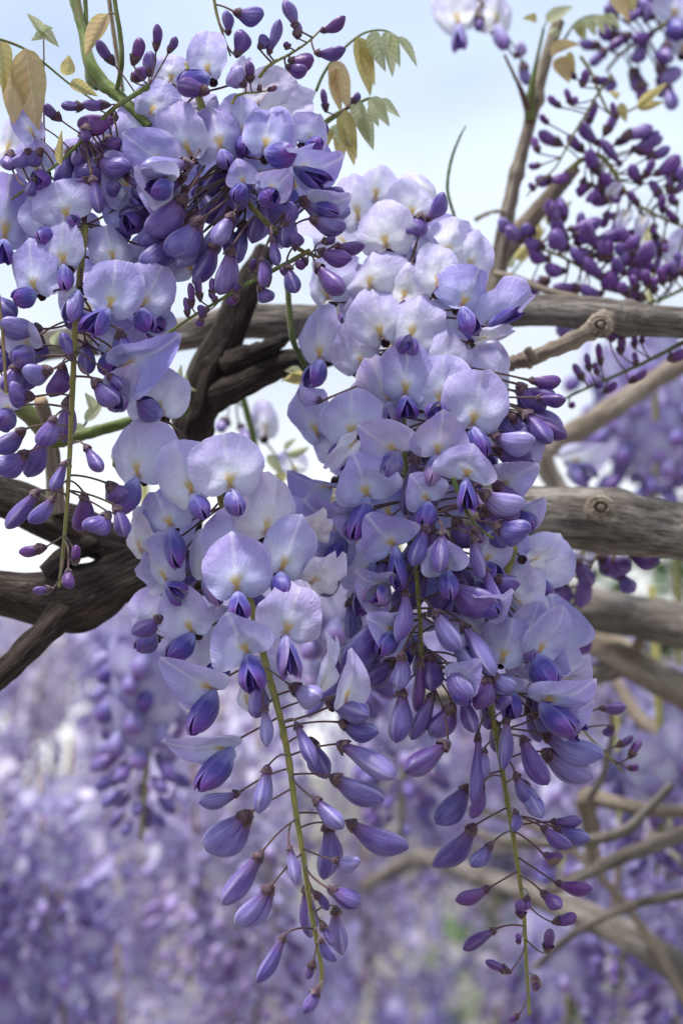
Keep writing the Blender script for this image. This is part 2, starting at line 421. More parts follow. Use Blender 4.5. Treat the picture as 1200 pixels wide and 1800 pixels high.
HALF = [banner_mesh(s, f, 0.0, h, ru, 0.03, -0.10) for s, f, h, ru in
        [(11, 0.50, 0.05, 0.05), (12, 0.62, 0.10, 0.06), (13, 0.40, 0.12, 0.07), (14, 0.75, 0.05, 0.05)]]
WILT = [banner_mesh(s, f, 0.5, 0.0, 0.30, 0.16, 0.2) for s, f in [(21, 0.5), (22, -0.5)]]

def wing_mesh(seed, op):
    r_ = random.Random(seed); NU, NV = 12, 8
    vs, uvs, fs = [], [], []
    p1, p2 = r_.uniform(0, 6), r_.uniform(0, 6)
    for i in range(NU + 1):
        s = i / NU
        h = 0.50 * (max(0.0, math.sin(math.pi * min(1, 0.05 + 0.95 * s) ** 1.25)) ** 0.55) + 0.012
        bul = 0.46 * max(0.0, math.sin(math.pi * min(1, 0.05 + 0.93 * s) ** 1.2)) ** 0.6
        for j in range(NV + 1):
            a = -1 + 2 * j / NV
            x = bul * (1 - a * a) ** 0.5 - 0.015 + 0.10 * max(0, s - 0.55) * max(0, a) ** 2 + op * s * s * (0.7 + 0.5 * a) + 0.02 * math.sin(7 * s + p1 + a) + 0.03 * noise.noise(Vector((s * 3, a * 2, seed)))
            y = s * (1 - 0.10 * op * 4 * a * a) + 0.04 * math.sin(3 * a + p2) * s
            z = a * h + 0.16 * s * s - 0.05 * math.sin(math.pi * s)
            vs.append((x, y, z)); uvs.append((a, s))
    w = NV + 1
    for i in range(NU):
        for j in range(NV):
            fs.append((i * w + j, (i + 1) * w + j, (i + 1) * w + j + 1, i * w + j + 1))
    mb = MB(); mb.add(vs, fs, uvs); return mb.mesh('wing_petal', [M_WING])
WINGS = [wing_mesh(s, o) for s, o in ((1, 0.0), (2, 0.03), (3, 0.14), (4, 0.24))]

def keel_mesh():
    vs, uvs, fs = [], [], []
    NU, NV = 10, 10
    for i in range(NU + 1):
        s = i / NU
        r = math.sin(math.pi * (0.03 + 0.94 * s)) ** 0.8
        for j in range(NV):
            a = 2 * math.pi * j / NV
            vs.append((math.cos(a) * 0.12 * r, s * 0.90, math.sin(a) * 0.24 * r + 0.16 * s * s - 0.03)); uvs.append((j / NV, s))
    for i in range(NU):
        for j in range(NV):
            k = (j + 1) % NV
            fs.append((i * NV + j, i * NV + k, (i + 1) * NV + k, (i + 1) * NV + j))
    mb = MB(); mb.add(vs, fs, uvs); return mb.mesh('keel_petal', [M_KEEL])
KEEL = keel_mesh()

def bud_mesh(seed, fat, hook, slit, tipr):
    """folded banner wrapped over darker wings; axis +y from 0 to 1, dorsal ridge +z, unit width"""
    r_ = random.Random(seed); mb = MB()
    def prof(t):
        a = t / 0.64
        w = (0.36 + 0.64 * (a * a * (3 - 2 * a)) ** fat) if a < 1 else (max(0.0, 1 - ((t - 0.64) / 0.36) ** 2.1)) ** tipr
        return w
    NU, NV = 18, 24
    amax = math.radians(180 - slit)
    vs, uvs, fs = [], [], []
    for i in range(NU + 1):
        t = i / NU
        w = max(prof(t), 0.012)
        for j in range(NV + 1):
            u = j / NV; a = (u * 2 - 1) * amax            # 0 = dorsal
            rad = 0.5 * w
            flat = 0.86 + 0.14 * math.cos(2 * a)
            rad *= flat + 0.09 * math.exp(-(a / 0.16) ** 2) - 0.05 * math.exp(-((abs(a) - 0.5) / 0.3) ** 2)
            rad *= 1 + 0.05 * noise.noise(Vector((math.sin(a) * 1.6 + seed, math.cos(a) * 1.6, t * 3)))
            lip = math.exp(-((1 - abs(u * 2 - 1)) / 0.05) ** 2)
            rad *= 1 + 0.03 * lip * min(1, t * 2)
            z = rad * math.cos(a) + hook * (t ** 3) * 0.55 - 0.10 * math.sin(math.pi * t)
            x = rad * math.sin(a)
            vs.append((x, t, z)); uvs.append((u, t))
    w_ = NV + 1
    for i in range(NU):
        for j in range(NV):
            fs.append((i * w_ + j, i * w_ + j + 1, (i + 1) * w_ + j + 1, (i + 1) * w_ + j))
    mb.add(vs, fs, uvs, 0)
    vs, uvs, fs = [], [], []
    NU, NV = 10, 12
    for i in range(NU + 1):
        t = 0.02 + 0.95 * i / NU
        w = max(prof(t) * 0.84, 0.01)
        for j in range(NV):
            a = 2 * math.pi * j / NV
            vs.append((0.5 * w * math.sin(a) * 0.86, t, 0.5 * w * math.cos(a) * 0.9 - 0.10 * math.sin(math.pi * t) - 0.02 * math.sin(math.pi * t) + hook * (t ** 3) * 0.5)); uvs.append((j / NV, t))
    for i in range(NU):
        for j in range(NV):
            k = (j + 1) % NV
            fs.append((i * NV + j, i * NV + k, (i + 1) * NV + k, (i + 1) * NV + j))
    mb.add(vs, fs, uvs, 1)
    return mb.mesh('bud_petal', [M_BUD, M_KEEL])
BUDS = [bud_mesh(1, 0.85, 0.30, 5, 0.70), bud_mesh(2, 1.0, 0.55, 24, 0.75), bud_mesh(3, 0.8, 0.20, 3, 0.62),
        bud_mesh(4, 1.1, 0.65, 8, 0.80), bud_mesh(8, 0.9, 0.45, 4, 0.85), bud_mesh(9, 1.0, 0.35, 14, 0.68)]
TIPS = [bud_mesh(6, 0.5, 0.05, 8, 0.7), bud_mesh(7, 0.45, 0.12, 10, 0.6)]

def calyx_mesh(seed, covered):
    """cup round the foot of the petals: axis +y, unit width, with short teeth"""
    r_ = random.Random(seed); NV, NU = 20, 5
    vs, uvs, fs = [], [], []
    for i in range(NU + 1):
        s = i / NU
        for j in range(NV):
            a = 2 * math.pi * j / NV
            tooth = 0.5 + 0.5 * math.cos(5 * a / 1.0 + seed)
            y = -0.10 + (0.62 if not covered else 1.05) * s * (0.72 + 0.28 * tooth if i == NU else 0.8)
            r = 0.5 * ((0.26 + 0.74 * (1 - (1 - s) ** 1.7)) * (1.0 + (0.06 if i == NU else 0)))
            r *= 1 + 0.06 * noise.noise(Vector((math.cos(a) * 2 + seed, math.sin(a) * 2, s * 2)))
            vs.append((r * math.cos(a), y, r * math.sin(a))); uvs.append((j / NV, s))
    for i in range(NU):
        for j in range(NV):
            k = (j + 1) % NV
            fs.append((i * NV + j, (i + 1) * NV + j, (i + 1) * NV + k, i * NV + k))
    c = len(vs); vs.append((0, -0.12, 0)); uvs.append((0, 0))
    for j in range(NV): fs.append((j, (j + 1) % NV, c))
    mb = MB(); mb.add(vs, fs, uvs); return mb.mesh('calyx', [M_CALYX])
CALYX = [calyx_mesh(0.3, False), calyx_mesh(2.1, False)]
CALYXT = [calyx_mesh(1.0, True), calyx_mesh(3.0, True)]

# ------------------------------------------------------------------ racemes
def frame(x, y, z, loc, sx_, sy_, sz_):
    m = Matrix((( x.x * sx_, y.x * sy_, z.x * sz_, loc.x), (x.y * sx_, y.y * sy_, z.y * sz_, loc.y),
                (x.z * sx_, y.z * sy_, z.z * sz_, loc.z), (0, 0, 0, 1)))
    return m

class Raceme:
    def __init__(self, label, depth, path, width=8, mat=None, lean=0.0, radius=105, name='wisteria_raceme', group=None, taper=0.45, part='rachis'):
        """path: photo pixels from the old end to the tip; lean: metres nearer per 1000 px downwards"""
        self.D = depth; self.radius = radius; self.lean = lean
        self.y0 = path[0][1]
        self.pix = catmull([(a, b) for a, b in path], 8)
        self.root = thing(name, label, 'raceme' if name == 'wisteria_raceme' else 'plant', P(path[0][0], path[0][1], depth), group)
        pts = [P(a, b, self.depth_at(b)) for a, b in self.pix]
        n = len(pts); r = [width * 0.5 * K * depth * (1 - (1 - taper) * i / (n - 1)) for i in range(n)]
        mb = MB(); tube(mb, pts, r, 8, 0, 0.22, 3.0)
        for i in range(2, n - 1, 3):                       # nodes along the stem
            q = pts[i] + Vector((rnd.uniform(-1, 1), rnd.uniform(-1, 1), rnd.uniform(-1, 1))) * r[i] * 0.8
            tube(mb, [q - (pts[i + 1] - pts[i]).normalized() * r[i], q, q + (pts[i + 1] - pts[i]).normalized() * r[i]], [r[i] * 0.3, r[i] * 0.6, r[i] * 0.25], 6)
        loc = WORLD[self.root.name].to_translation(); rebase(mb, loc)
        place(part, mb.mesh(part, [mat or M_RACH]), self.root, Matrix.Translation(loc))
    def depth_at(self, py):
        return self.D - self.lean * (py - self.y0) / 1000.0
    def near(self, px, py, up=18):
        best = min(self.pix, key=lambda q: (q[0] - px) ** 2 + (q[1] + up - py) ** 2 * 0.8)
        return best
    def axis_dx(self, px, py):
        q = min(self.pix, key=lambda q: (q[1] - py) ** 2 + 0.05 * (q[0] - px) ** 2)
        return px - q[0]
    def front(self, px, py):
        dx = self.axis_dx(px, py); R = self.radius
        return math.sqrt(max(0.0, R * R - dx * dx)) * K * self.D
    def pedicel(self, name, base, bdir, px, py, w=4.2):
        q = self.near(px, py, rnd.uniform(-5, 55))
        a = P(q[0], q[1], self.depth_at(q[1]))
        ln = (base - a).length
        mid = a.lerp(base - bdir * ln * 0.25, 0.6) + Vector((rnd.gauss(0, .06), rnd.gauss(0, .06), .06 + rnd.gauss(0, .07))) * ln
        pts = []
        for i in range(9):
            t = i / 8
            pts.append(a * (1 - t) ** 2 + mid * 2 * t * (1 - t) + base * t * t)
        r = w * 0.5 * K * self.D
        mb = MB(); tube(mb, pts, [r * (1.05 - 0.1 * math.sin(3.14 * i / 8) + (0.25 if i == 8 else 0)) for i in range(9)], 6, 0, 0.1, px)
        rebase(mb, base)
        return place(name, mb.mesh(name, [M_PED]), self.root, Matrix.Translation(base))
    def bud(self, x0, y0, x1, y1, w, age=0.45, z=None, tip=None, vio=None, tilt=None, brown=0.0, name='bud'):
        """calyx pixel, tip pixel, width in pixels"""
        vio = rnd.uniform(0.1, 0.7) if vio is None else vio
        tilt = rnd.uniform(-20, 25) if tilt is None else tilt
        mx, my = (x0 + x1) / 2, (y0 + y1) / 2
        dz = self.front(mx, my) * 0.75 if z is None else z * 0.001
        d = self.depth_at(my) - dz
        A = P(x0, y0, d); B = P(x1, y1, d)
        L_ = (B - A).length; ax = (B - A).normalized()
        t = math.radians(tilt)
        y = (ax * math.cos(t) - FWD * math.sin(t)).normalized()
        L3 = L_ / math.cos(t)
        roll = rnd.gauss(0, 0.5)
        hint = V3(-0.25, 1.0, 0.75)
        zz = hint - y * hint.dot(y); 
        if zz.length < 0.2: zz = V3(1, 0, 0.6) - y * V3(1, 0, 0.6).dot(y)
        zz.normalize(); zz = Matrix.Rotation(roll, 3, y) @ zz
        xx = y.cross(zz)
        small = (w < 25) if tip is None else tip
        wm = w * K * d
        me = rnd.choice(TIPS if small else BUDS)
        b = self.pedicel(name, A, y, x0, y0, 3.0 if small else 3.8)
        jit = max(0.0, min(1.0, age + rnd.gauss(0, 0.05)))
        place('bud_petal', me, b, frame(xx, y, zz, A, wm * 1.06, L3, wm), (jit, vio, brown, 1))
        cw = wm * (0.52 if not small else 0.92)
        place('calyx', rnd.choice(CALYXT if small else CALYX), b,
              frame(xx, y, zz, A - y * cw * 0.05, cw, (L3 * 0.42 if small else max(cw * 1.25, L3 * 0.30)), cw), (rnd.random(), 0, 0, 1))
        return b
    def flower(self, bx, by, tx, ty, w, kind='o', yaw=None, keel=None, pale=0.4, z=None, pitch=None, kw=42, brown=0.0, kpale=None, ped=True):
        """base (amber spot) pixel, apex pixel, width px; keel = tip pixel of the wings and keel"""
        dx = self.axis_dx((bx + tx) / 2, (by + ty) / 2)
        if yaw is None: yaw = max(-38, min(38, dx / self.radius * 32))
        yaw += rnd.gauss(0, 9)
        if pitch is None: pitch = rnd.gauss(0, 6) - (max(0, pale - .5) * 45 if kind == 'o' else 0) + {'o': rnd.uniform(-4, 6), 'h': 24, 'w': rnd.uniform(-20, 20)}[kind]
        dz = self.front((bx + tx) / 2, by) if z is None else z * 0.001
        d = self.depth_at(by) - dz
        A = P(bx, by, d); T = P(tx, ty, d)
        up = (T - A).normalized(); L_ = (T - A).length
        side = up.cross(-FWD).normalized()                # image right of the petal
        n = -FWD.copy()
        ry = Matrix.Rotation(math.radians(yaw), 3, up)
        n = ry @ n; side = ry @ side
        rp = Matrix.Rotation(math.radians(pitch), 3, side)
        up3 = rp @ up; n = rp @ n                          # apex towards the viewer when positive
        sxx = w * K * d / 2 / max(0.6, math.cos(math.radians(yaw)))
        syy = L_ / 1.55 / math.cos(math.radians(pitch))
        szz = (sxx + syy) / 2
        loc = A - up3 * (ATT * syy)
        vio = rnd.uniform(0.05, 0.95)
        age = max(0.0, min(1.0, pale + rnd.gauss(0, 0.05)))
        if not brown and rnd.random() < 0.16: brown = rnd.uniform(.12, .35)
        bd = (n * 0.7 + up3 * 0.3).normalized()
        foot = A - n * 0.0035 - up3 * 0.001
        f = self.pedicel('flower', foot, bd, bx, by)
        me = rnd.choice({'o': OPEN, 'h': HALF, 'w': WILT}[kind])
        flip = rnd.choice((-1, 1))
        place('banner_petal', me, f, frame(side * flip, up3, n, loc, sxx, syy, szz), (age, vio, brown, 1))
        cw = 17 * K * d
        place('calyx', rnd.choice(CALYX), f, frame(side, (n * 0.8 - up3 * 0.3).normalized(), side.cross((n * 0.8 - up3 * 0.3).normalized()).normalized(), foot - n * 0.001, cw, cw * 1.1, cw), (rnd.random(), 0, 0, 1))
        if keel:
            Kt = P(keel[0], keel[1], d)
            v = Kt - A; Lp = v.length
            Lw = max(Lp * 1.08, kw * K * d * 1.15)
            tow = math.sqrt(max(0.0, Lw * Lw - Lp * Lp))
            y = (v - FWD * tow).normalized()
            zz = (n * 0.8 + up3 * 0.9); zz = (zz - y * zz.dot(y)).normalized(); xx = y.cross(zz)
            st = A + n * 0.0005 - up3 * 0.0005
            kwm = kw * K * d
            kp = (max(0, pale - 0.55) * 0.8) if kpale is None else kpale
            col = (kp, rnd.uniform(0, 1), brown, 1)
            wm = rnd.choice(WINGS)
            place('wing_petal', wm, f, frame(xx, y, zz, st, kwm * 0.98, Lw, kwm * 1.05), col)
            place('wing_petal', wm, f, frame(-xx, y, zz, st, kwm * 0.98, Lw * rnd.uniform(0.95, 1.03), kwm * 1.02), col)
            place('keel_petal', KEEL, f, frame(xx, y, zz, st, kwm, Lw, kwm), col)
        return f
    def pack(self, n, box, age, wd=(36, 50), zr=(2, 12), ln=(56, 84), spread=0.8):
        for i in range(n):
            x = rnd.uniform(box[0], box[2]); y = rnd.uniform(box[1], box[3])
            a = max(-1.3, min(1.3, self.axis_dx(x, y) / self.radius * spread)) + rnd.gauss(0, 0.25); q = rnd.uniform(*ln)
            self.bud(x, y, x + q * math.sin(a), y + q * math.cos(a), rnd.uniform(*wd), rnd.uniform(*age), rnd.uniform(*zr))
    def filler(self, n, box, dmin=6, dmax=30, pale=0.35, kinds='oohb'):
        """flowers and buds on the far side of the raceme, seen through the gaps"""
        for i in range(n):
            x = rnd.uniform(box[0], box[2]); y = rnd.uniform(box[1], box[3]); z = -rnd.uniform(dmin, dmax)
            k = rnd.choice(kinds)
            if k == 'b':
                a = rnd.uniform(-0.9, 0.9)
                self.bud(x, y, x + 70 * math.sin(a), y + 70 * math.cos(a), rnd.uniform(38, 52), rnd.uniform(0.3, 0.5), z)
            else:
                a = rnd.gauss(0, 0.5)
                ang = rnd.gauss(0, 0.9)
                self.flower(x, y, x + 82 * math.sin(a), y - 82 * math.cos(a), rnd.uniform(85, 112), k, rnd.uniform(-60, 60),
                            (x + 45 * math.sin(ang), y + 45 * math.cos(ang)) if rnd.random() < 0.7 else None, pale + rnd.uniform(-.15, .2), z, rnd.uniform(-30, 40))

#@@RACEMES
# ------------------------------------------------------------------ ground and far things first
def flat_sheet():
    n = 40; vs, uvs, fs = [], [], []
    for i in range(n + 1):
        for j in range(n + 1):
            fx = (i / n * 2 - 1); fy = j / n
            x = 200 * fx * abs(fx); y = -30 + 260 * fy * fy
            zz = 0.05 * noise.noise(Vector((x * 0.4, y * 0.4, 0)))
            vs.append((x, y, zz)); uvs.append((x, y))
    for i in range(n):
        for j in range(n):
            fs.append((i * (n + 1) + j, (i + 1) * (n + 1) + j, (i + 1) * (n + 1) + j + 1, i * (n + 1) + j + 1))
    mb = MB(); mb.add(vs, fs, uvs); return mb
M_GROUND = mat_simple('soil_and_grass', [(0.17, 0.145, 0.135), (0.14, 0.14, 0.10), (0.27, 0.24, 0.26)], (3, 3), 0.9, bump=0.5, dist=0.02)
tag(place('ground', flat_sheet().mesh('ground', [M_GROUND])), 'grey brown earth strewn with fallen petals under the vines', None, None, 'structure')

# ------------------------------------------------------------------ branches
def branch(label, pts, bark, seg=26, rough=0.16, ridge=0.10, name='vine_branch', group=None, parent=None, n=14, lumps=()):
    """pts: (px, py, distance, width px)"""
    q = catmull(pts, n)
    w = [P(a, b, d) for a, b, d, _ in q]; r = [c * 0.5 * K * d for _, _, d, c in q]
    for (li, lw, lh) in lumps:                             # swellings at nodes
        for i in range(len(r)):
            r[i] *= 1 + lh * math.exp(-((i / (len(r) - 1) - li) / lw) ** 2)
    mb = MB(); tube(mb, w, r, seg, 0, rough, rnd.uniform(0, 50), ridge)
    base = w[0] if parent is None else WORLD[parent.name].to_translation()
    rebase(mb, base)
    o = place(name, mb.mesh(name, [bark]), parent, Matrix.Translation(base), (0, 0, 0, 1))
    if parent is None: tag(o, label, 'branch', group)
    return o

def knot(parent, px, py, d, w, bark, rim=True):
    """an old pruning scar: a ring of callus with a split stub inside"""
    c = P(px, py, d); r = w * 0.5 * K * d
    nrm = V3(0.05, 0.15, 1).normalized(); e1 = V3(1, 0, 0); e1 = (e1 - nrm * e1.dot(nrm)).normalized(); e2 = nrm.cross(e1)
    NU, NV = 12, 26; vs, uvs, fs = [], [], []
    for i in range(NU + 1):
        s = i / NU
        for j in range(NV):
            a = 2 * math.pi * j / NV
            rr = r * 1.7 * s * (1 + 0.12 * noise.noise(Vector((math.cos(a) * 1.5, math.sin(a) * 1.5, 3 + px))))
            h = r * (0.55 * math.exp(-((s - 0.48) / 0.13) ** 2) + 0.30 * math.exp(-((s - 0.78) / 0.1) ** 2) - 0.9 * max(0, s - 0.8) + 0.12 * noise.noise(Vector((math.cos(a) * 3, math.sin(a) * 3, s * 4))))
            h += r * (-0.25 * (1 - s * 2) if s < 0.5 else 0)
            vs.append(c + e1 * (math.cos(a) * rr) + e2 * (math.sin(a) * rr * 0.85) + nrm * h); uvs.append((j / NV, s * 0.02))
    for i in range(NU):
        for j in range(NV):
            k = (j + 1) % NV
            fs.append((i * NV + j, (i + 1) * NV + j, (i + 1) * NV + k, i * NV + k))
    mb = MB(); mb.add(vs, fs, uvs)
    base = WORLD[parent.name].to_translation(); rebase(mb, base)
    kn = place('knot', mb.mesh('knot', [bark]), parent, Matrix.Translation(base))
    mb = MB()
    tube(mb, [c - nrm * r * 0.3, c + nrm * r * 0.25 + e1 * r * 0.05, c + nrm * r * 0.75 - e1 * r * 0.1], [r * 0.5, r * 0.46, r * 0.34], 9, 0, 0.5, 5.0, 0.3)
    rebase(mb, base); place('stub', mb.mesh('stub', [M_TWIG]), kn, Matrix.Translation(base))

b1 = branch('long grey upper branch crossing behind the flowers, with a broken twig on its underside',
            [(-90, 640, .80, 50), (80, 607, .785, 52), (300, 590, .775, 56), (420, 566, .765, 62), (520, 566, .76, 62), (700, 556, .76, 58), (930, 545, .75, 54), (1050, 552, .745, 60), (1130, 562, .745, 56), (1300, 574, .745, 58)],
            M_BARK, 44, 0.10, 0.05, n=34, lumps=[(0.86, 0.02, 0.18), (0.62, .05, .06)])
tw = branch('', [(1062, 560, .735, 40), (1045, 578, .722, 34), (1020, 592, .715, 30), (980, 610, .71, 28), (940, 628, .71, 26), (905, 636, .712, 24), (893, 640, .715, 14)], M_TWIG, 16, 0.3, 0.2, 'broken_twig', parent=b1, lumps=[(0.72, 0.04, 0.35), (0.98, 0.06, 0.7)])
branch('', [(940, 632, .708, 14), (930, 618, .704, 15), (929, 610, .703, 9)], M_TWIG, 9, 0.4, 0.2, 'twig_stub', parent=tw)
knot(b1, 1054, 572, .716, 30, M_TWIG)
b2 = branch('thick grey lower branch on the right with a round pruning scar',
            [(560, 905, .80, 96), (760, 902, .775, 100), (930, 908, .755, 104), (1055, 915, .75, 108), (1180, 932, .75, 104), (1320, 945, .75, 108)], M_BARK, 56, 0.07, 0.045, n=40, lumps=[(0.64, 0.06, 0.08), (.8, .03, -.04)])
knot(b2, 1054, 893, .722, 34, M_TWIG)
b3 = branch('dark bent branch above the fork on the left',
            [(-90, 855, .72, 72), (20, 880, .715, 74), (120, 925, .71, 78), (190, 952, .71, 70), (260, 965, .715, 74), (400, 985, .73, 80), (570, 950, .76, 90)], M_BARK_SHADE, 34, 0.16, 0.12)
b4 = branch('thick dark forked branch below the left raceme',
            [(-90, 1030, .72, 78), (0, 1042, .715, 76), (70, 1052, .71, 92), (140, 1050, .705, 104), (210, 1018, .705, 92), (270, 1000, .71, 92), (420, 1000, .73, 92)], M_BARK_SHADE, 34, 0.16, 0.12, lumps=[(0.5, .08, .12)])
branch('', [(135, 1060, .70, 62), (90, 1100, .695, 52), (50, 1140, .69, 46), (0, 1188, .685, 44), (-80, 1260, .68, 44)], M_BARK_SHADE, 22, 0.14, 0.1, 'side_branch', parent=b4)
branch('', [(85, 1010, .70, 46), (120, 975, .70, 34), (165, 955, .705, 40)], M_BARK_SHADE, 18, 0.2, 0.15, 'side_branch', parent=b4)
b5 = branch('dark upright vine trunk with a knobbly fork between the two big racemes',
            [(470, 440, .74, 42), (428, 520, .735, 54), (400, 590, .735, 60), (372, 650, .735, 74), (348, 715, .735, 80), (335, 780, .735, 62), (320, 880, .74, 74), (300, 1000, .745, 80)], M_BARK_SHADE, 30, 0.22, 0.14)
branch('', [(368, 700, .735, 60), (430, 672, .725, 50), (480, 645, .722, 46), (530, 632, .73, 44), (620, 610, .745, 44)], M_BARK_SHADE, 24, 0.2, 0.14, 'side_branch', parent=b5)
branch('', [(400, 640, .73, 40), (440, 625, .722, 36), (470, 612, .72, 30), (500, 595, .73, 20)], M_BARK_SHADE, 18, 0.4, 0.25, 'stub', parent=b5)
b6 = branch('short sawn-off stub with a pale cut end beside the left raceme',
            [(100, 900, .70, 34), (92, 800, .695, 28), (85, 750, .69, 26), (72, 706, .684, 25)], M_TWIG, 16, 0.14, 0.1)
mb = MB(); c0 = P(72, 705, .684); ax = (P(72, 704, .684) - P(85, 750, .69)).normalized()
tube(mb, [c0 - ax * .001, c0 + ax * .0007], [.0024, .00225], 16, 0, .05); rebase(mb, WORLD[b6.name].to_translation())
place('cut_end', mb.mesh('cut_end', [M_CUT]), b6, Matrix.Translation(WORLD[b6.name].to_translation()))
b7 = branch('mossy green brown twig on the left edge meeting the sawn stub', [(-60, 690, .69, 30), (10, 700, .69, 30), (50, 728, .69, 30), (90, 770, .692, 30), (130, 768, .695, 22), (215, 745, .70, 20), (330, 720, .715, 20)], M_GREEN, 14, 0.2, 0.1)
branch('pale slanting branch out of focus right of the big raceme',
       [(1300, 590, 1.0, 40), (1180, 650, .98, 34), (1090, 708, .96, 40), (1050, 735, .95, 40), (985, 775, .94, 38), (955, 800, .93, 36), (975, 850, .93, 34), (1020, 905, .93, 30), (1060, 980, .94, 30)], M_TWIG, 20, 0.14, 0.08)
branch('thick brown branch out of focus just under the scarred branch',
       [(860, 1040, 1.0, 74), (1000, 1062, .97, 76), (1100, 1082, .96, 78), (1200, 1100, .95, 80), (1330, 1120, .95, 80)], M_BARK, 30, 0.08, 0.06)
bb = branch('brown crooked branch rising from the right edge towards the lower raceme',
       [(880, 1060, 1.02, 52), (1010, 1105, 1.0, 54), (1090, 1150, .98, 58), (1150, 1190, .97, 56), (1210, 1220, .96, 56), (1330, 1290, .96, 60)], M_TWIG, 24, 0.14, 0.1)
branch('', [(1110, 1155, .975, 24), (1120, 1135, .97, 22), (1128, 1118, .965, 14)], M_TWIG, 10, 0.3, 0.2, 'stub', parent=bb)
branch('', [(1100, 1160, .985, 46), (1050, 1185, .99, 40), (960, 1200, 1.0, 36), (840, 1215, 1.02, 34), (740, 1225, 1.05, 30)], M_BARK, 18, 0.14, 0.1, 'side_branch', parent=bb)
branch('thin tan branch slanting down to the right edge', [(1060, 1160, 1.1, 16), (1090, 1210, 1.08, 20), (1130, 1270, 1.06, 26), (1200, 1312, 1.05, 30), (1310, 1370, 1.05, 32)], M_TWIG, 16)
branch('long curved tan twig passing behind the tip of the right raceme', [(840, 1462, .98, 12), (880, 1478, .96, 18), (1000, 1482, .94, 21), (1090, 1464, .93, 21), (1130, 1432, .93, 17), (1180, 1380, .93, 15)], M_BARK, 14)
branch('jointed tan branch with a dark node at the right', [(1040, 1530, .98, 30), (1040, 1470, .97, 30), (1030, 1405, .96, 34), (1080, 1412, .95, 26), (1150, 1425, .95, 23), (1300, 1432, .95, 24)], M_TWIG, 16, 0.25, 0.1)
branch('straight grey twig crossing the lower right corner', [(960, 1570, .94, 20), (1020, 1540, .93, 24), (1110, 1500, .92, 28), (1200, 1466, .92, 28), (1310, 1425, .92, 28)], M_BARK, 16)
branch('thick dim branch far behind the lower tips', [(640, 1560, 1.5, 24), (740, 1510, 1.45, 34), (850, 1545, 1.25, 38), (980, 1590, 1.12, 46), (1090, 1640, 1.06, 52), (1200, 1710, 1.02, 58), (1320, 1810, 1.0, 62)], M_BARK, 20)
branch('thin forked tan twig crossing behind the lower right raceme', [(820, 1420, 1.05, 12), (930, 1450, 1.02, 14), (1010, 1500, 1.0, 15), (1090, 1580, .99, 16), (1160, 1680, .98, 18), (1220, 1790, .98, 18)], M_TWIG, 10)
branch('thin grey twig slanting across under the small plum bud tip', [(1000, 1300, 1.05, 12), (1060, 1330, 1.03, 14), (1120, 1350, 1.02, 16), (1220, 1352, 1.0, 18), (1300, 1340, 1.0, 18)], M_BARK, 10)
branch('upright thin brown twig behind the tangle at the right', [(1075, 1640, 1.1, 12), (1085, 1540, 1.1, 13), (1110, 1420, 1.1, 14), (1150, 1280, 1.1, 14), (1175, 1180, 1.1, 14)], M_TWIG, 10)
branch('slim grey twig rising to the right through the lower corner tangle', [(940, 1700, 1.0, 11), (1010, 1640, .97, 14), (1090, 1600, .95, 17), (1160, 1580, .93, 18), (1300, 1560, .92, 20)], M_BARK, 10)
branch('slim forked twig beside the jointed branch at the right', [(1035, 1405, .95, 14), (1060, 1360, .94, 13), (1075, 1290, .93, 11), (1070, 1230, .93, 8)], M_BARK, 10)
branch('small tan twig at the right edge above the lower corner', [(1120, 1560, 1.2, 20), (1160, 1540, 1.18, 26), (1210, 1520, 1.16, 26), (1300, 1490, 1.16, 26)], M_TWIG, 12)
branch('dim brown branch in the lower right corner', [(1120, 1500, 1.4, 26), (1160, 1570, 1.4, 34), (1220, 1640, 1.4, 38), (1300, 1720, 1.4, 40)], M_TWIG, 14)
bu = branch('slim upright brown shoot against the sky at the upper right',
       [(860, 560, .80, 34), (880, 440, .80, 30), (895, 360, .80, 26), (915, 275, .80, 23), (935, 200, .80, 22), (955, 120, .80, 21), (978, 45, .80, 22), (984, 34, .80, 20)], M_TWIG, 16, 0.12, 0.08, lumps=[(.62, .02, .5), (.38, .02, .25)])
branch('', [(932, 215, .80, 22), (926, 185, .795, 16), (912, 150, .79, 8), (886, 95, .79, 5)], M_PED, 10, 0.2, 0.1, 'side_shoot', parent=bu)
branch('', [(930, 210, .797, 18), (932, 170, .795, 16), (940, 120, .793, 8), (955, 50, .793, 5)], M_GREEN, 10, 0.2, 0.1, 'side_shoot', parent=bu)
branch('', [(865, 480, .81, 24), (905, 420, .81, 32), (945, 370, .81, 32), (985, 325, .81, 26), (1015, 295, .81, 14)], M_TWIG, 14, 0.14, 0.1, 'side_branch', parent=bu)
branch('', [(898, 372, .798, 8), (865, 372, .797, 7), (835, 386, .796, 9)], M_TWIG, 8, 0.3, 0.1, 'side_shoot', parent=bu)
branch('', [(870, 480, .79, 14), (910, 490, .785, 14), (960, 510, .78, 14), (1020, 525, .775, 14), (1090, 545, .77, 12)], M_TWIG, 10, 0.14, 0.1, 'side_shoot', parent=bu)
branch('thin dark curling tendril standing against the pale sky', [(812, 420, .74, 5), (796, 372, .74, 6), (786, 330, .74, 6), (793, 280, .74, 5.5), (808, 240, .74, 4), (819, 220, .74, 2)], M_GREEN, 8, 0.2, 0, 'tendril')
gs = branch('thick green shoot descending into the top left flowers',
       [(120, -60, .665, 20), (132, 0, .66, 20), (146, 60, .655, 17), (158, 110, .65, 24), (180, 145, .648, 26), (205, 165, .645, 22), (232, 190, .642, 18), (262, 222, .64, 15)], M_GREEN, 14, 0.15, 0.08, 'green_shoot')
branch('', [(205, 158, .644, 9), (214, 110, .64, 9), (211, 60, .64, 9), (203, 10, .64, 8), (196, -50, .64, 8)], M_GREEN, 10, 0.1, 0, 'side_shoot', parent=gs)
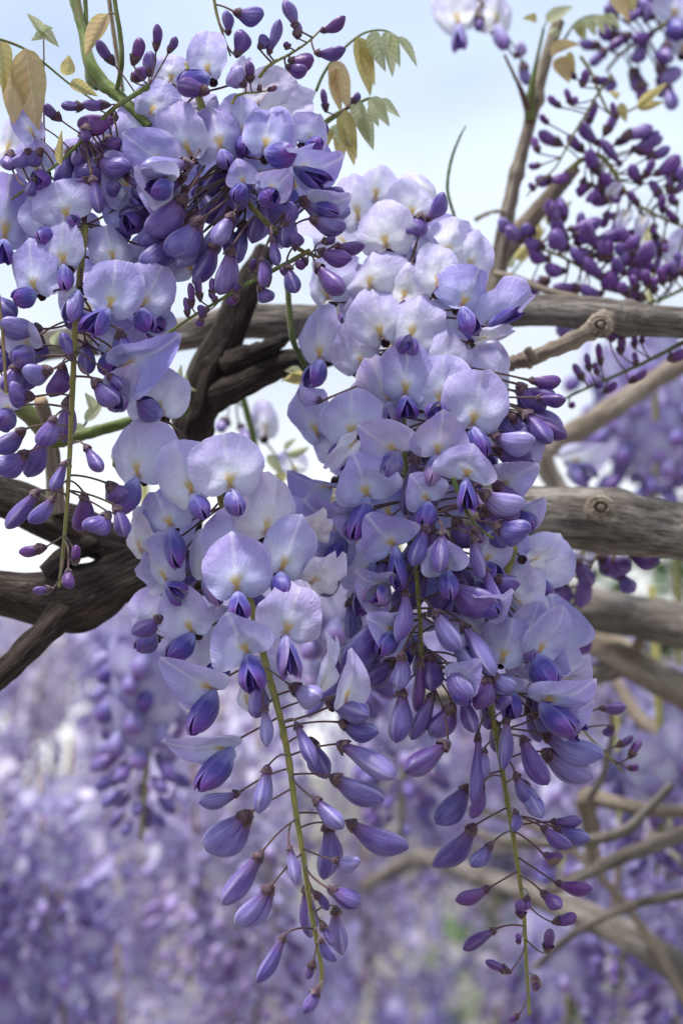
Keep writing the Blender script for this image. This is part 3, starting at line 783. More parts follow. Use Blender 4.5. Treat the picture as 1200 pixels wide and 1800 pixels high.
branch('', [(150, 110, .655, 9), (152, 60, .658, 8), (150, 0, .66, 8), (146, -60, .66, 8)], M_GREEN, 10, 0.1, 0, 'side_shoot', parent=gs)
branch('', [(160, 120, .655, 24), (163, 140, .653, 24), (172, 152, .65, 14)], M_GREEN, 12, 0.2, 0, 'shoot_bud', parent=gs)
branch('thin brown stem rising behind the top left green shoot', [(216, 160, .70, 7), (205, 90, .70, 8), (196, 30, .70, 8), (186, -50, .70, 8)], M_TAN, 10, 0.1, 0, 'thin_stem')
branch('dark green upright stem between the upper branch and the big raceme', [(503, 470, .70, 10), (508, 540, .70, 11), (516, 600, .70, 11), (540, 650, .705, 8)], M_GREEN, 10, 0.15, 0, 'tendril')
branch('green stem hanging in the gap under the dark fork', [(415, 660, .80, 11), (430, 710, .80, 12), (445, 770, .80, 12), (456, 830, .80, 10), (470, 880, .80, 9)], M_GREEN, 10, 0.15, 0, 'tendril')
branch('thin dry brown stalk at the left edge', [(-5, 500, .62, 6), (5, 590, .62, 6), (11, 690, .62, 6)], M_TAN, 8, 0.1, 0, 'thin_stem')

# ------------------------------------------------------------------ the racemes, each traced flower by flower
r1 = Raceme('large central raceme, pale above, its plump lavender buds along a curved green stalk', .642,
            [(385, 860), (410, 960), (440, 1060), (465, 1160), (492, 1260), (508, 1340), (520, 1430), (532, 1500), (543, 1580), (555, 1650), (565, 1705), (562, 1742)], 15, lean=0.030, radius=115)
for a in [(284, 728, 252, 648, 118, 'o', -8, (240, 712), .72), (243, 838, 226, 738, 120, 'o', -12, (214, 905), .66), (338, 868, 300, 769, 112, 'o', -5, (364, 912), .62),
          (403, 858, 395, 760, 128, 'o', 5, (420, 905), .66), (465, 938, 492, 836, 108, 'o', 15, None, .8), (300, 925, 272, 860, 108, 'o', -20, (318, 998), .50),
          (405, 988, 424, 898, 130, 'o', 0, None, .42, 11), (492, 1003, 530, 912, 102, 'o', 12, (500, 1050), .55), (417, 1038, 407, 941, 128, 'o', 0, (424, 1088), .40, 23),
          (292, 1022, 250, 950, 84, 'o', -38, (330, 1050), .50), (340, 1112, 308, 1030, 100, 'o', -22, (300, 1158), .52), (502, 1114, 526, 1030, 118, 'o', 8, (512, 1192), .42),
          (435, 1147, 405, 1078, 114, 'h', -5, (449, 1213), .34), (375, 1212, 296, 1151, 92, 'h', -20, (338, 1288), .36), (405, 1314, 297, 1294, 66, 'h', -15, (350, 1388), .36)]:
    r1.flower(*a[:5], a[5], a[6], a[7], a[8], a[9] if len(a) > 9 else None, kw=44 if a[5] == 'o' else 54)
r1.flower(252, 968, 214, 902, 66, 'o', -30, None, .8, z=-3)
r1.flower(545, 1022, 582, 966, 66, 'w', 30, None, .95, z=4, brown=.25)
r1.flower(545, 935, 575, 905, 56, 'w', 20, None, .9, z=0, brown=.7)
r1.flower(606, 1232, 613, 1146, 62, 'h', 25, None, .6, z=6)
r1.flower(440, 1240, 400, 1170, 90, 'o', -30, None, .75, z=-8)
r1.flower(560, 1210, 588, 1118, 30, 'w', 30, None, 1.0, z=4)
r1.flower(360, 1010, 350, 930, 70, 'o', -10, (390, 1060), .7, z=2)
for b in [(285, 1085, 236, 1118, 42, .3), (512, 1206, 566, 1236, 56, .75), (575, 1232, 653, 1258, 58, .66), (598, 1270, 662, 1298, 44, .4), (596, 1308, 697, 1362, 56, .62), (583, 1366, 672, 1414, 54, .58),
          (552, 1404, 603, 1456, 42, .55), (612, 1446, 712, 1502, 52, .48), (464, 1242, 471, 1313, 32, .72), (520, 1272, 555, 1346, 36, .5), (470, 1348, 457, 1430, 43, .66), (438, 1430, 365, 1506, 64, .56),
          (459, 1500, 392, 1593, 48, .45), (476, 1558, 424, 1639, 52, .58), (508, 1486, 523, 1555, 29, .62), (586, 1512, 632, 1524, 36, .72), (578, 1562, 634, 1594, 42, .42), (500, 1644, 455, 1727, 32, .42),
          (562, 1650, 586, 1696, 27, .42), (420, 1394, 350, 1414, 34, .55), (560, 1735, 535, 1778, 23, .35)]:
    r1.bud(*b)
for b in [(450, 1190, 456, 1262, 44, .35, -3), (538, 1558, 545, 1648, 44, .40, -8), (575, 1448, 582, 1545, 52, .48, -12), (590, 1596, 596, 1680, 42, .55, -14), (545, 1300, 570, 1370, 50, .5, -12),
          (552, 1568, 578, 1600, 19, .1, 3), (563, 1620, 587, 1662, 19, .2, 2), (551, 1690, 540, 1724, 19, .05, 4)]:
    r1.bud(*b)
r1.filler(12, (270, 880, 520, 1180), 12, 34, .5)

r2 = Raceme('broadest raceme, almost white at its top, dusky blue buds round its short green stalk', .668,
            [(700, 560), (703, 600), (705, 650), (712, 820), (727, 930), (732, 1010), (738, 1090), (742, 1175)], 14, lean=0.034, radius=150)
for a in [(740, 345, 735, 284, 84, 'o', 10, None, .98, -22), (660, 350, 664, 275, 78, 'o', -5, None, .95, -12), (630, 385, 616, 292, 80, 'o', -25, None, .9, -10), (722, 382, 730, 308, 88, 'o', 10, None, .95, -8),
          (782, 448, 816, 378, 98, 'o', 20, None, .9, -8), (820, 474, 862, 406, 80, 'o', 25, None, .85, -12), (575, 525, 552, 450, 112, 'o', -25, None, .68, -14), (680, 434, 660, 350, 106, 'o', -8, None, .88, -2),
          (652, 506, 642, 430, 108, 'o', -8, None, .84, 0), (710, 524, 716, 453, 90, 'o', 0, None, .85, 1), (768, 502, 774, 424, 78, 'o', 12, None, .86, 2), (567, 630, 560, 540, 94, 'o', -20, (545, 682), .58, -8),
          (632, 645, 620, 566, 74, 'o', 15, None, .45, -5), (672, 594, 650, 503, 100, 'o', -6, None, .62, 1), (722, 596, 736, 503, 108, 'o', 3, (712, 622), .66, 5), (780, 662, 788, 570, 98, 'o', 8, None, .68, 3),
          (683, 704, 652, 630, 84, 'o', -12, (690, 765), .36, 2), (712, 694, 718, 602, 100, 'o', -3, (716, 738), .40, 7), (772, 712, 780, 620, 120, 'o', 5, (762, 738), .45, 9), (876, 694, 880, 606, 84, 'o', 22, None, .7, 0),
          (828, 747, 846, 650, 118, 'o', 10, (850, 800), .48, 12), (660, 744, 628, 668, 116, 'o', -15, None, .5, 0), (620, 768, 614, 684, 116, 'o', -12, (592, 812), .52, 6), (562, 765, 520, 678, 78, 'o', -35, None, .42, -8),
          (582, 855, 528, 810, 84, 'h', -35, None, .32, -6), (596, 800, 560, 740, 70, 'o', -30, None, .7, -10)]:
    r2.flower(*a[:5], a[5], a[6], a[7], a[8], a[9], kw=42)
for a in [(812, 538, 846, 468, 92, 'o', 15, (831, 592), .30, 6, 38), (858, 570, 940, 512, 84, 'o', 25, (916, 542), .38, 2, 26), (697, 792, 638, 744, 92, 'h', -12, (670, 842), .28, 12, 50),
          (768, 797, 776, 726, 104, 'h', 0, (754, 852), .32, 14, 40), (820, 837, 834, 785, 108, 'h', 5, (821, 900), .40, 17, 36), (645, 872, 616, 802, 114, 'h', -10, (618, 948), .34, 12, 46),
          (610, 928, 553, 867, 84, 'h', -28, None, .28, 2, 40), (692, 957, 650, 908, 108, 'h', -5, (700, 1034), .30, 15, 36), (880, 852, 938, 818, 76, 'h', 25, None, .40, 2, 40),
          (655, 990, 615, 1042, 84, 'o', -10, (632, 1088), .62, -3, 40), (604, 950, 575, 1000, 70, 'o', -20, (572, 1010), .3, 0, 42)]:
    r2.flower(*a[:5], a[5], a[6], a[7], a[8], a[9], kw=a[10])
r2.flower(625, 775, 578, 826, 40, 'w', 0, None, .85, z=13, brown=.3)
r2.flower(838, 598, 905, 574, 30, 'w', 10, None, .85, z=6)
for b in [(740, 375, 728, 420, 40, .35, -2), (748, 388, 788, 346, 30, .4, -4), (565, 705, 520, 694, 30, .95, 4), (700, 745, 712, 770, 30, .5, 8), (730, 800, 722, 905, 50, .25, 4), (755, 850, 750, 900, 44, .2, 2),
          (845, 866, 917, 900, 50, .72, 17), (850, 890, 908, 922, 50, .18, 12), (866, 766, 938, 788, 50, .75, 12), (868, 788, 936, 806, 46, .22, 8), (868, 922, 928, 946, 54, .38, 14), (922, 724, 969, 782, 44, .3, 2),
          (908, 688, 976, 702, 42, .35, -4), (898, 735, 946, 764, 40, .2, 0), (875, 720, 905, 770, 46, .6, -4), (930, 668, 986, 672, 29, .06, 3), (943, 699, 994, 708, 30, .16, 4), (748, 924, 726, 998, 44, .45, 18), (779, 932, 768, 1010, 45, .5, 19), (832, 942, 846, 1019, 32, .5, 16),
          (712, 1036, 707, 1130, 35, .52, 14), (668, 1088, 606, 1178, 64, .42, 8), (706, 1148, 705, 1214, 41, .62, 16), (785, 1026, 869, 1078, 64, .40, 12), (764, 1074, 806, 1145, 46, .55, 14), (812, 1096, 868, 1186, 44, .52, 10),
          (786, 1112, 832, 1180, 32, .62, 9), (788, 1168, 820, 1233, 44, .52, 13), (852, 996, 877, 1076, 30, .4, 12), (866, 1016, 909, 1036, 46, .55, 8), (706, 1212, 700, 1306, 50, .38, 8), (762, 1218, 724, 1302, 38, .32, 3),
          (738, 1160, 735, 1255, 28, .18, 8), (692, 1160, 642, 1206, 52, .25, 0), (755, 1150, 762, 1215, 52, .2, 4), (795, 1240, 764, 1298, 54, .22, 4), (787, 1306, 709, 1360, 54, .28, 8), (812, 1222, 832, 1288, 40, .35, 3),
          (856, 1190, 846, 1250, 38, .08, 14), (862, 1186, 902, 1216, 42, .6, 13), (866, 1222, 895, 1240, 40, .3, 8), (745, 1000, 700, 1080, 50, .3, -8), (800, 1000, 770, 1090, 50, .3, -8), (840, 1090, 800, 1050, 46, .3, -6), (690, 1090, 670, 1150, 46, .22, -6)]:
    r2.bud(*b)
r2.filler(22, (590, 420, 860, 860), 14, 40, .55, 'oooh')
r2.filler(16, (600, 860, 900, 1140), 14, 40, .22, 'ohbb')
r2.pack(9, (630, 930, 870, 1200), (.15, .4), (40, 56), (-10, 4))
for a in [(800, 1196, 836, 1160, 66, 'h', 15, (822, 1236), .36, 14, 40), (690, 1108, 648, 1082, 66, 'h', -15, (664, 1150), .34, 12, 44), (846, 1052, 890, 1030, 66, 'h', 20, (878, 1082), .4, 12, 42), (680, 1028, 632, 1000, 74, 'h', -18, (648, 1062), .34, 12, 46),
          (784, 1000, 776, 948, 84, 'h', 0, (790, 1050), .34, 16, 44), (640, 905, 590, 882, 70, 'h', -25, (608, 944), .34, 8, 44), (752, 880, 720, 838, 80, 'h', 0, (742, 930), .34, 14, 44), (905, 800, 948, 762, 70, 'o', 28, (930, 838), .5, 0, 44), (905, 900, 948, 868, 66, 'h', 25, (938, 930), .4, 4, 44),
          (850, 985, 890, 940, 74, 'o', 18, (872, 1022), .5, 6, 40)]:
    r2.flower(*a[:5], a[5], a[6], a[7], a[8], a[9], kw=a[10])
r2.pack(8, (690, 820, 880, 930), (.12, .3), (38, 50), (2, 12))
r2.pack(6, (890, 650, 930, 760), (.15, .4), (36, 46), (-6, 2))
sp = Raceme('short bare green raceme tip poking out from the middle of the broad raceme', .64, [(796, 840), (812, 885), (828, 912), (846, 932), (867, 947)], 9, M_GREEN, radius=20)
sp.bud(832, 925, 848, 955, 22, .1, 1, brown=.3)

r3 = Raceme('slender lower right raceme with deep purple buds spaced along its straight stalk', .662,
            [(905, 960), (870, 1080), (858, 1160), (862, 1240), (875, 1310), (890, 1400), (902, 1470), (912, 1540), (920, 1600), (924, 1680), (928, 1745), (930, 1785)], 13, lean=0.012, radius=95)
for a in [(882, 1162, 903, 1085, 98, 'o', -5, None, .44, 12, 40), (942, 1148, 982, 1066, 80, 'o', 28, (968, 1206), .46, 8, 56), (952, 1234, 1022, 1176, 92, 'h', 20, (1010, 1288), .38, 10, 58),
          (890, 1052, 915, 970, 84, 'o', 5, None, .62, -4, 40), (925, 1056, 947, 966, 74, 'o', 25, None, .72, -8, 40), (985, 1198, 1018, 1148, 64, 'h', 30, None, .55, 2, 40), (880, 1000, 850, 930, 80, 'o', 0, None, .6, -12, 40)]:
    r3.flower(*a[:5], a[5], a[6], a[7], a[8], a[9], kw=a[10])
r3.flower(932, 985, 985, 968, 40, 'w', 20, None, .85, z=2, brown=.2)
r3.flower(905, 1052, 955, 1078, 40, 'w', 20, None, .8, z=4, brown=.25)
for b in [(955, 1292, 1053, 1340, 48, .66), (955, 1322, 1039, 1374, 58, .6), (918, 1296, 956, 1378, 42, .2), (889, 1260, 889, 1354, 34, .55), (840, 1288, 832, 1412, 28, .25), (851, 1316, 848, 1372, 29, .62),
          (848, 1378, 832, 1442, 27, .22), (822, 1382, 769, 1450, 46, .38), (833, 1452, 776, 1536, 50, .3), (864, 1483, 831, 1527, 36, .5), (918, 1374, 950, 1438, 42, .5), (905, 1424, 909, 1462, 25, .36),
          (968, 1445, 1023, 1444, 28, .2), (975, 1456, 1034, 1480, 38, .3), (952, 1454, 1000, 1492, 32, .25), (860, 1561, 802, 1589, 33, .05), (976, 1552, 1039, 1565, 31, .03), (952, 1568, 985, 1597, 36, .12),
          (916, 1614, 914, 1580, 23, .05), (871, 1634, 812, 1669, 32, .02), (972, 1622, 1012, 1608, 21, .03), (962, 1676, 965, 1630, 24, .03), (896, 1710, 852, 1689, 20, .05), (912, 1784, 896, 1797, 15, .05), (905, 1360, 940, 1420, 36, .3)]:
    r3.bud(*b)
r3.bud(955, 1502, 986, 1512, 27, .1, brown=.9); r3.bud(939, 1716, 943, 1744, 21, .02, brown=.8); r3.bud(927, 1575, 925, 1600, 18, .1)
r3.bud(912, 1660, 908, 1640, 12, .05); r3.bud(940, 1262, 955, 1225, 30, .12, -2)
r3.pack(4, (850, 1180, 940, 1330), (.15, .4), (36, 48), (-10, 2))
for a in [(838, 1120, 810, 1060, 74, 'o', -10, (826, 1160), .45, 4, 40), (975, 1255, 1028, 1225, 64, 'h', 22, (1025, 1290), .4, 8, 44), (900, 1215, 860, 1180, 66, 'h', -8, (892, 1262), .34, 12, 42), (925, 1120, 945, 1060, 74, 'o', 12, (935, 1160), .5, 4, 40)]:
    r3.flower(*a[:5], a[5], a[6], a[7], a[8], a[9], kw=a[10])
r3.filler(9, (870, 1000, 980, 1220), 10, 28, .45, 'ohb')

r4 = Raceme('upper left raceme of violet blue flowers whose tip juts right with small buds', .645,
            [(330, 110), (360, 200), (400, 280), (432, 348), (462, 385), (496, 415), (530, 440), (562, 452)], 14, lean=0.03, radius=130)
for a in [(368, 132, 362, 50, 84, 'o', -5, (318, 158), .55, 6, 50), (266, 203, 286, 135, 80, 'o', -12, None, .55, 2, 40), (300, 142, 306, 92, 78, 'o', 0, None, .8, -10, 40), (336, 272, 298, 182, 92, 'o', -15, None, .52, 8, 40),
          (388, 262, 370, 176, 112, 'o', 0, (402, 298), .38, 12, 36), (466, 265, 476, 176, 94, 'o', 8, (520, 282), .34, 14, 48), (456, 182, 522, 128, 104, 'o', 15, None, .72, -6, 40), (472, 205, 548, 166, 78, 'o', 20, None, .95, -8, 40),
          (520, 293, 592, 264, 88, 'h', 22, (582, 330), .28, 10, 38), (290, 288, 222, 238, 92, 'h', -25, None, .32, 8, 40), (252, 325, 206, 268, 86, 'h', -30, (262, 352), .30, 2, 48), (300, 462, 262, 415, 100, 'o', -10, None, .62, -14, 40),
          (340, 480, 300, 420, 90, 'o', 0, None, .6, -18, 40), (420, 140, 432, 100, 40, 'w', 10, None, .9, 8, 30)]:
    r4.flower(*a[:5], a[5], a[6], a[7], a[8], a[9], kw=a[10])
for b in [(335, 288, 247, 305, 54, .75, 16), (325, 310, 254, 335, 46, .28, 10), (330, 330, 268, 360, 44, .22, 4), (325, 345, 264, 416, 60, .4, 12), (352, 384, 301, 452, 56, .5, 14), (408, 376, 377, 432, 43, .66, 16), (380, 425, 346, 496, 46, .25, 6),
          (406, 436, 388, 516, 46, .5, 12), (440, 300, 412, 350, 34, .35, 16), (445, 312, 467, 336, 34, .6, 14), (512, 312, 474, 350, 46, .6, 16), (528, 350, 610, 384, 50, .58, 12), (556, 332, 604, 350, 38, .4, 8), (500, 396, 521, 358, 28, .5, 17),
          (546, 384, 607, 402, 40, .5, 14), (478, 418, 487, 467, 26, .35, 17), (459, 453, 465, 506, 26, .35, 17), (504, 465, 520, 520, 38, .32, 9), (518, 438, 524, 408, 29, .35, 14), (588, 432, 639, 436, 30, .12, 12), (560, 440, 617, 463, 34, .2, 10),
          (556, 466, 604, 522, 44, .26, 13), (455, 503, 476, 530, 34, .35, 6), (395, 395, 420, 460, 50, .35, -8), (430, 390, 410, 460, 46, .32, -8), (350, 330, 385, 400, 50, .34, -10), (400, 330, 370, 390, 44, .3, -6), (300, 300, 290, 380, 50, .34, -12), (455, 345, 500, 390, 44, .36, -4),
          (566, 425, 590, 418, 18, .1, 12), (540, 455, 520, 470, 20, .04, 12), (365, 160, 310, 148, 46, .14, 12)]:
    r4.bud(*b)
r4.filler(18, (220, 200, 520, 430), 10, 34, .2, 'ohbb')
r4.pack(12, (270, 290, 540, 440), (.34, .58), (38, 54), (-6, 6))
for a in [(470, 332, 506, 300, 66, 'h', 10, (478, 360), .34, 20, 40), (428, 320, 418, 284, 58, 'h', 0, (412, 354), .36, 20, 36), (556, 358, 608, 338, 62, 'h', 20, (600, 378), .45, 12, 36), (302, 320, 246, 288, 72, 'h', -20, (258, 342), .5, 18, 44),
          (228, 372, 190, 330, 80, 'h', -20, (236, 410), .3, -2, 44), (300, 352, 250, 330, 80, 'h', -15, (290, 396), .3, 6, 46), (185, 290, 150, 240, 90, 'o', -10, (180, 325), .4, -6, 42), (345, 225, 352, 150, 84, 'o', -5, None, .5, -2, 40), (420, 240, 426, 165, 84, 'o', 5, (432, 275), .5, 4, 38),
          (250, 250, 226, 180, 84, 'o', -12, None, .5, -2, 40), (540, 250, 560, 200, 70, 'o', 22, (565, 262), .5, -4, 36)]:
    r4.flower(*a[:5], a[5], a[6], a[7], a[8], a[9], kw=a[10])
r4b = Raceme('small spray of dark plum buds at the top, left of centre, pointing right', .648, [(455, 135), (475, 113), (510, 94), (540, 74), (562, 53)], 7, M_RACH, radius=30)
for b in [(564, 54, 609, 34, 26, .04), (554, 92, 608, 94, 30, .16), (503, 116, 540, 128, 31, .18), (508, 106, 552, 108, 32, .1), (520, 48, 502, -2, 30, .22), (523, 66, 521, 34, 20, .12), (472, 94, 494, 36, 26, .5), (455, 84, 470, 62, 26, .4), (508, 84, 500, 74, 16, .05)]:
    r4b.bud(*b, z=2)
r4c = Raceme('thin stalk with two blue buds at the top edge, left of centre', .645, [(372, -30), (380, 20), (392, 60), (405, 98)], 7, M_RACH, radius=20)
for b in [(412, 20, 462, 28, 36, .45), (401, 60, 400, 18, 26, .5)]: r4c.bud(*b, z=2)
r4c.bud(416, 98, 430, 54, 36, .2, 2, tip=False)
r4d = Raceme('broken raceme stub with dry brown ends among the upper flowers', .63, [(408, 182), (416, 168), (432, 163), (455, 161), (478, 157)], 6, M_RACH, radius=12)
r4d.bud(440, 143, 438, 108, 22, .06, 1); r4d.bud(455, 160, 457, 146, 11, .05, 1, brown=1); r4d.bud(470, 158, 487, 152, 11, .05, 1, brown=1); r4d.bud(430, 150, 405, 125, 40, .8, 1)

r8 = Raceme('slanting green raceme at the upper left with scattered plum buds', .63, [(262, 150), (230, 170), (200, 190), (180, 208), (150, 240), (115, 275), (60, 320), (20, 350)], 10, M_GREEN, radius=40)
for b in [(146, 188, 108, 186, 23, .22, 2), (192, 184, 146, 186, 20, .16, 1), (106, 210, 76, 184, 22, .12, 2), (152, 218, 148, 248, 24, .14, 3), (205, 205, 142, 232, 38, .08, -4), (200, 112, 172, 74, 21, .1, 2), (234, 112, 249, 67, 23, .06, 2), (274, 88, 278, 44, 17, .05, 2),
          (296, 92, 311, 66, 15, .02, 2), (262, 132, 262, 88, 32, .22, -2), (232, 140, 256, 122, 24, .1, -2), (182, 248, 216, 256, 26, .05, -2), (20, 265, 12, 300, 38, .3, 0), (52, 262, 26, 296, 32, .35, 2), (74, 262, 42, 288, 34, .35, 2), (162, 310, 176, 376, 34, .32, 4), (200, 300, 128, 300, 44, .3, -3),
          (160, 315, 120, 335, 40, .3, -2), (210, 270, 240, 300, 44, .4, -6), (135, 280, 190, 282, 44, .36, -5), (60, 312, 50, 346, 28, .3, 1), (78, 225, 66, 222, 16, .03, 0), (178, 320, 212, 338, 34, .25, -4), (195, 240, 160, 262, 40, .45, -6)]:
    r8.bud(*b)
r8.pack(6, (120, 220, 220, 330), (.32, .5), (34, 46), (-8, 2), (50, 70))
r8.flower(60, 238, 28, 182, 52, 'h', -10, None, .2, z=2)
r8.flower(10, 268, 20, 178, 76, 'o', -10, None, .8, z=-8)
r8.flower(160, 262, 200, 215, 80, 'o', 5, None, .5, z=-10)

r9 = Raceme('blue flowers cut off by the left edge below the bronze leaves', .64, [(-40, 260), (-30, 340), (-20, 430), (-10, 560), (-5, 640)], 10, radius=90)
for a in [(8, 420, 18, 296, 112, 'o', -5, (5, 470), .28, 6), (24, 408, 55, 325, 104, 'o', 15, None, .25, 0)]: r9.flower(*a[:5], a[5], a[6], a[7], a[8], a[9], kw=46)
for b in [(-20, 520, 30, 560, 52, .5, 4), (10, 600, -5, 660, 50, .45, -4), (45, 620, 55, 690, 48, .4, -6), (60, 580, 70, 640, 44, .4, -8), (20, 680, 40, 650, 40, .5, -4)]: r9.bud(*b)

r5 = Raceme('left raceme dangling on a long straight yellow green stalk before the dark branches', .632,
            [(150, 395), (142, 470), (133, 560), (129, 650), (125, 740), (122, 810), (118, 880), (112, 960), (104, 1032)], 13, lean=.006, radius=105)
for a in [(120, 382, 92, 316, 112, 'o', -10, (140, 392), .64, 6, 26), (142, 404, 162, 372, 56, 'o', 25, None, .55, -3, 30), (113, 463, 104, 388, 98, 'o', -5, (122, 512), .56, 9, 34), (200, 456, 184, 390, 80, 'o', 10, None, .66, 4, 30),
          (65, 512, 50, 425, 100, 'o', -18, (26, 530), .42, 8, 40), (192, 542, 206, 455, 106, 'o', 6, (154, 592), .52, 12, 46), (246, 540, 287, 466, 88, 'o', 20, (264, 582), .46, 4, 42), (215, 644, 304, 586, 86, 'h', 22, None, .3, 2, 40),
          (265, 470, 290, 400, 104, 'o', 10, None, .6, -14, 40), (190, 620, 240, 570, 90, 'o', 10, (200, 660), .3, -8, 44), (135, 512, 108, 524, 30, 'w', 0, (122, 572), .8, 10, 36)]:
    r5.flower(*a[:5], a[5], a[6], a[7], a[8], a[9], kw=a[10])
for b in [(72, 578, 1, 574, 44, .56), (125, 632, 110, 584, 30, .52), (90, 650, 41, 660, 46, .56), (58, 698, 12, 692, 46, .48), (96, 733, 72, 786, 37, .5), (164, 668, 206, 716, 46, .45), (190, 658, 216, 684, 32, .4), (150, 783, 181, 833, 33, .36),
          (115, 812, 92, 864, 29, .42), (67, 863, 9, 929, 40, .4), (95, 874, 54, 922, 30, .34), (80, 962, 31, 972, 23, .06), (132, 992, 135, 957, 21, .02), (120, 1000, 124, 1035, 25, .12), (92, 1036, 58, 1038, 18, .2), (192, 902, 160, 940, 44, .3), (205, 890, 222, 945, 40, .4),
          (148, 868, 140, 935, 38, .12, -6), (42, 755, -8, 796, 42, .36, -2), (48, 795, -8, 836, 44, .42, 2), (120, 700, 112, 775, 46, .2, -10), (75, 770, 50, 840, 38, .25, -6), (150, 600, 155, 660, 42, .35, -8), (110, 640, 100, 700, 40, .3, -10), (210, 580, 215, 620, 46, .5, 8), (70, 590, 60, 640, 40, .4, -8), (30, 640, 10, 690, 46, .4, -6), (190, 850, 215, 880, 50, .15, -4)]:
    r5.bud(*b)
for a in [(55, 610, 20, 560, 70, 'h', -20, (30, 640), .4, 4, 44), (205, 685, 230, 640, 62, 'h', 15, (212, 722), .35, 4, 42), (85, 400, 55, 345, 80, 'o', -15, (80, 430), .5, 2, 38), (20, 720, -10, 680, 66, 'h', -20, (0, 750), .4, 2, 44)]:
    r5.flower(*a[:5], a[5], a[6], a[7], a[8], a[9], kw=a[10])
for a in [(160, 345, 190, 280, 84, 'o', 10, None, .5, -4, 40), (225, 335, 205, 268, 84, 'o', -5, None, .45, 0, 40), (70, 300, 40, 250, 76, 'o', -12, (78, 330), .45, -2, 40), (285, 430, 300, 370, 84, 'o', 8, None, .5, -4, 40), (120, 300, 140, 245, 78, 'o', 0, None, .55, -6, 40)]:
    r5.flower(*a[:5], a[5], a[6], a[7], a[8], a[9], kw=a[10])
r5.filler(8, (60, 420, 270, 620), 12, 30, .35, 'ohb')

r6 = Raceme('green raceme tip slanting down left with tiny upright dark buds over the dark fork', .625, [(545, 440), (505, 462), (470, 480), (430, 502), (390, 525), (345, 552), (308, 576), (285, 592)], 9, M_GREEN, radius=14)
for b in [(337, 540, 335, 497, 16, .1), (352, 528, 347, 485, 16, .14), (373, 520, 373, 488, 16, .06), (401, 502, 398, 470, 15, .03), (330, 556, 326, 522, 14, .05), (367, 545, 346, 540, 16, .08), (380, 530, 368, 512, 15, .05), (470, 502, 463, 456, 22, .35), (512, 470, 492, 478, 20, .02), (425, 508, 410, 502, 15, .04),
          (420, 520, 398, 532, 17, .03), (357, 560, 345, 572, 15, .03), (440, 478, 448, 455, 14, .03), (362, 556, 350, 548, 14, .04)]: r6.bud(*b, z=1)

def soft(label, depth, path, w, mat, buds, z=1.5, flowers=(), group=None, more=None):
    r = Raceme(label, depth, path, w, mat, radius=20, group=group)
    for b in buds: r.bud(*b[:5], b[5] * (1.15 if depth > .74 else 1), z=z if len(b) < 7 else b[6], vio=rnd.uniform(.6, 1.0) if depth > .74 else None)
    if more:
        n_, w_, l_, t0, t1 = more
        for i in range(n_):
            k = int((t0 + (t1 - t0) * rnd.random()) * (len(r.pix) - 2)); q, e = r.pix[k], r.pix[k + 1]
            dx, dy = e[0] - q[0], e[1] - q[1]; m_ = math.hypot(dx, dy); sd = rnd.choice((-1, 1))
            ox, oy = -dy / m_ * sd, dx / m_ * sd; ds = rnd.uniform(.6, 2.0) * l_; fw = rnd.uniform(.2, .9)
            vx, vy = ox * .8 + dx / m_ * fw, oy * .8 + dy / m_ * fw - .25; vm = math.hypot(vx, vy)
            x_, y_ = q[0] + ox * ds, q[1] + oy * ds; q_ = l_ * rnd.uniform(.8, 1.25)
            r.bud(x_, y_, x_ + vx / vm * q_, y_ + vy / vm * q_, w_ * rnd.uniform(.8, 1.2), rnd.uniform(.08, .3), z=rnd.uniform(-6, 3), vio=rnd.uniform(.6, 1), tip=True)
    for f in flowers: r.flower(*f[:5], f[5], f[6], f[7], f[8], z=f[9], kw=f[10])
    return r
soft('upper right raceme of purple buds drooping towards the right edge against the sky', .80, [(985, 312), (1020, 282), (1052, 272), (1078, 300), (1095, 330), (1115, 355), (1150, 376), (1200, 398), (1260, 420)], 10, M_RACH,
     [(987, 254, 945, 231, 23, .22), (1025, 266, 996, 238, 21, .18), (1030, 222, 1047, 178, 18, .2), (1052, 254, 1014, 216, 29, .25), (1062, 236, 1084, 195, 21, .22), (1091, 290, 1054, 244, 25, .2), (1094, 239, 1146, 226, 24, .25), (1109, 264, 1163, 238, 28, .25), (1137, 278, 1178, 259, 19, .28),
      (1050, 306, 1031, 264, 23, .22), (1126, 324, 1106, 289, 22, .2), (1133, 312, 1146, 281, 19, .2), (1150, 307, 1197, 278, 28, .22), (1180, 316, 1206, 298, 24, .25), (1162, 348, 1144, 314, 21, .1), (1174, 338, 1180, 298, 19, .18), (1086, 332, 1054, 304, 20, .08), (1042, 322, 1012, 336, 16, .03), (1073, 352, 1037, 350, 19, .1),
      (1008, 302, 968, 322, 18, .08), (972, 315, 940, 316, 22, .2), (1122, 360, 1104, 334, 17, .05), (1164, 374, 1162, 343, 17, .05), (1192, 391, 1169, 369, 17, .05), (1098, 378, 1066, 378, 14, .05), (1135, 402, 1100, 408, 13, .08), (1150, 392, 1147, 412, 16, .02), (1166, 418, 1168, 446, 15, .02), (1180, 340, 1205, 318, 16, .15), (1190, 360, 1176, 340, 18, .05), (1048, 330, 1052, 352, 13, .04)], more=(18, 18, 38, .1, .95),
     flowers=[(1100, 372, 1080, 410, 26, 'w', 0, None, 1.0, 2, 20), (1070, 345, 1085, 320, 24, 'w', 0, None, .95, 2, 20), (1130, 380, 1120, 420, 24, 'w', 0, None, 1.0, 2, 20), (1190, 470, 1215, 400, 70, 'o', -10, None, .6, -20, 30)])
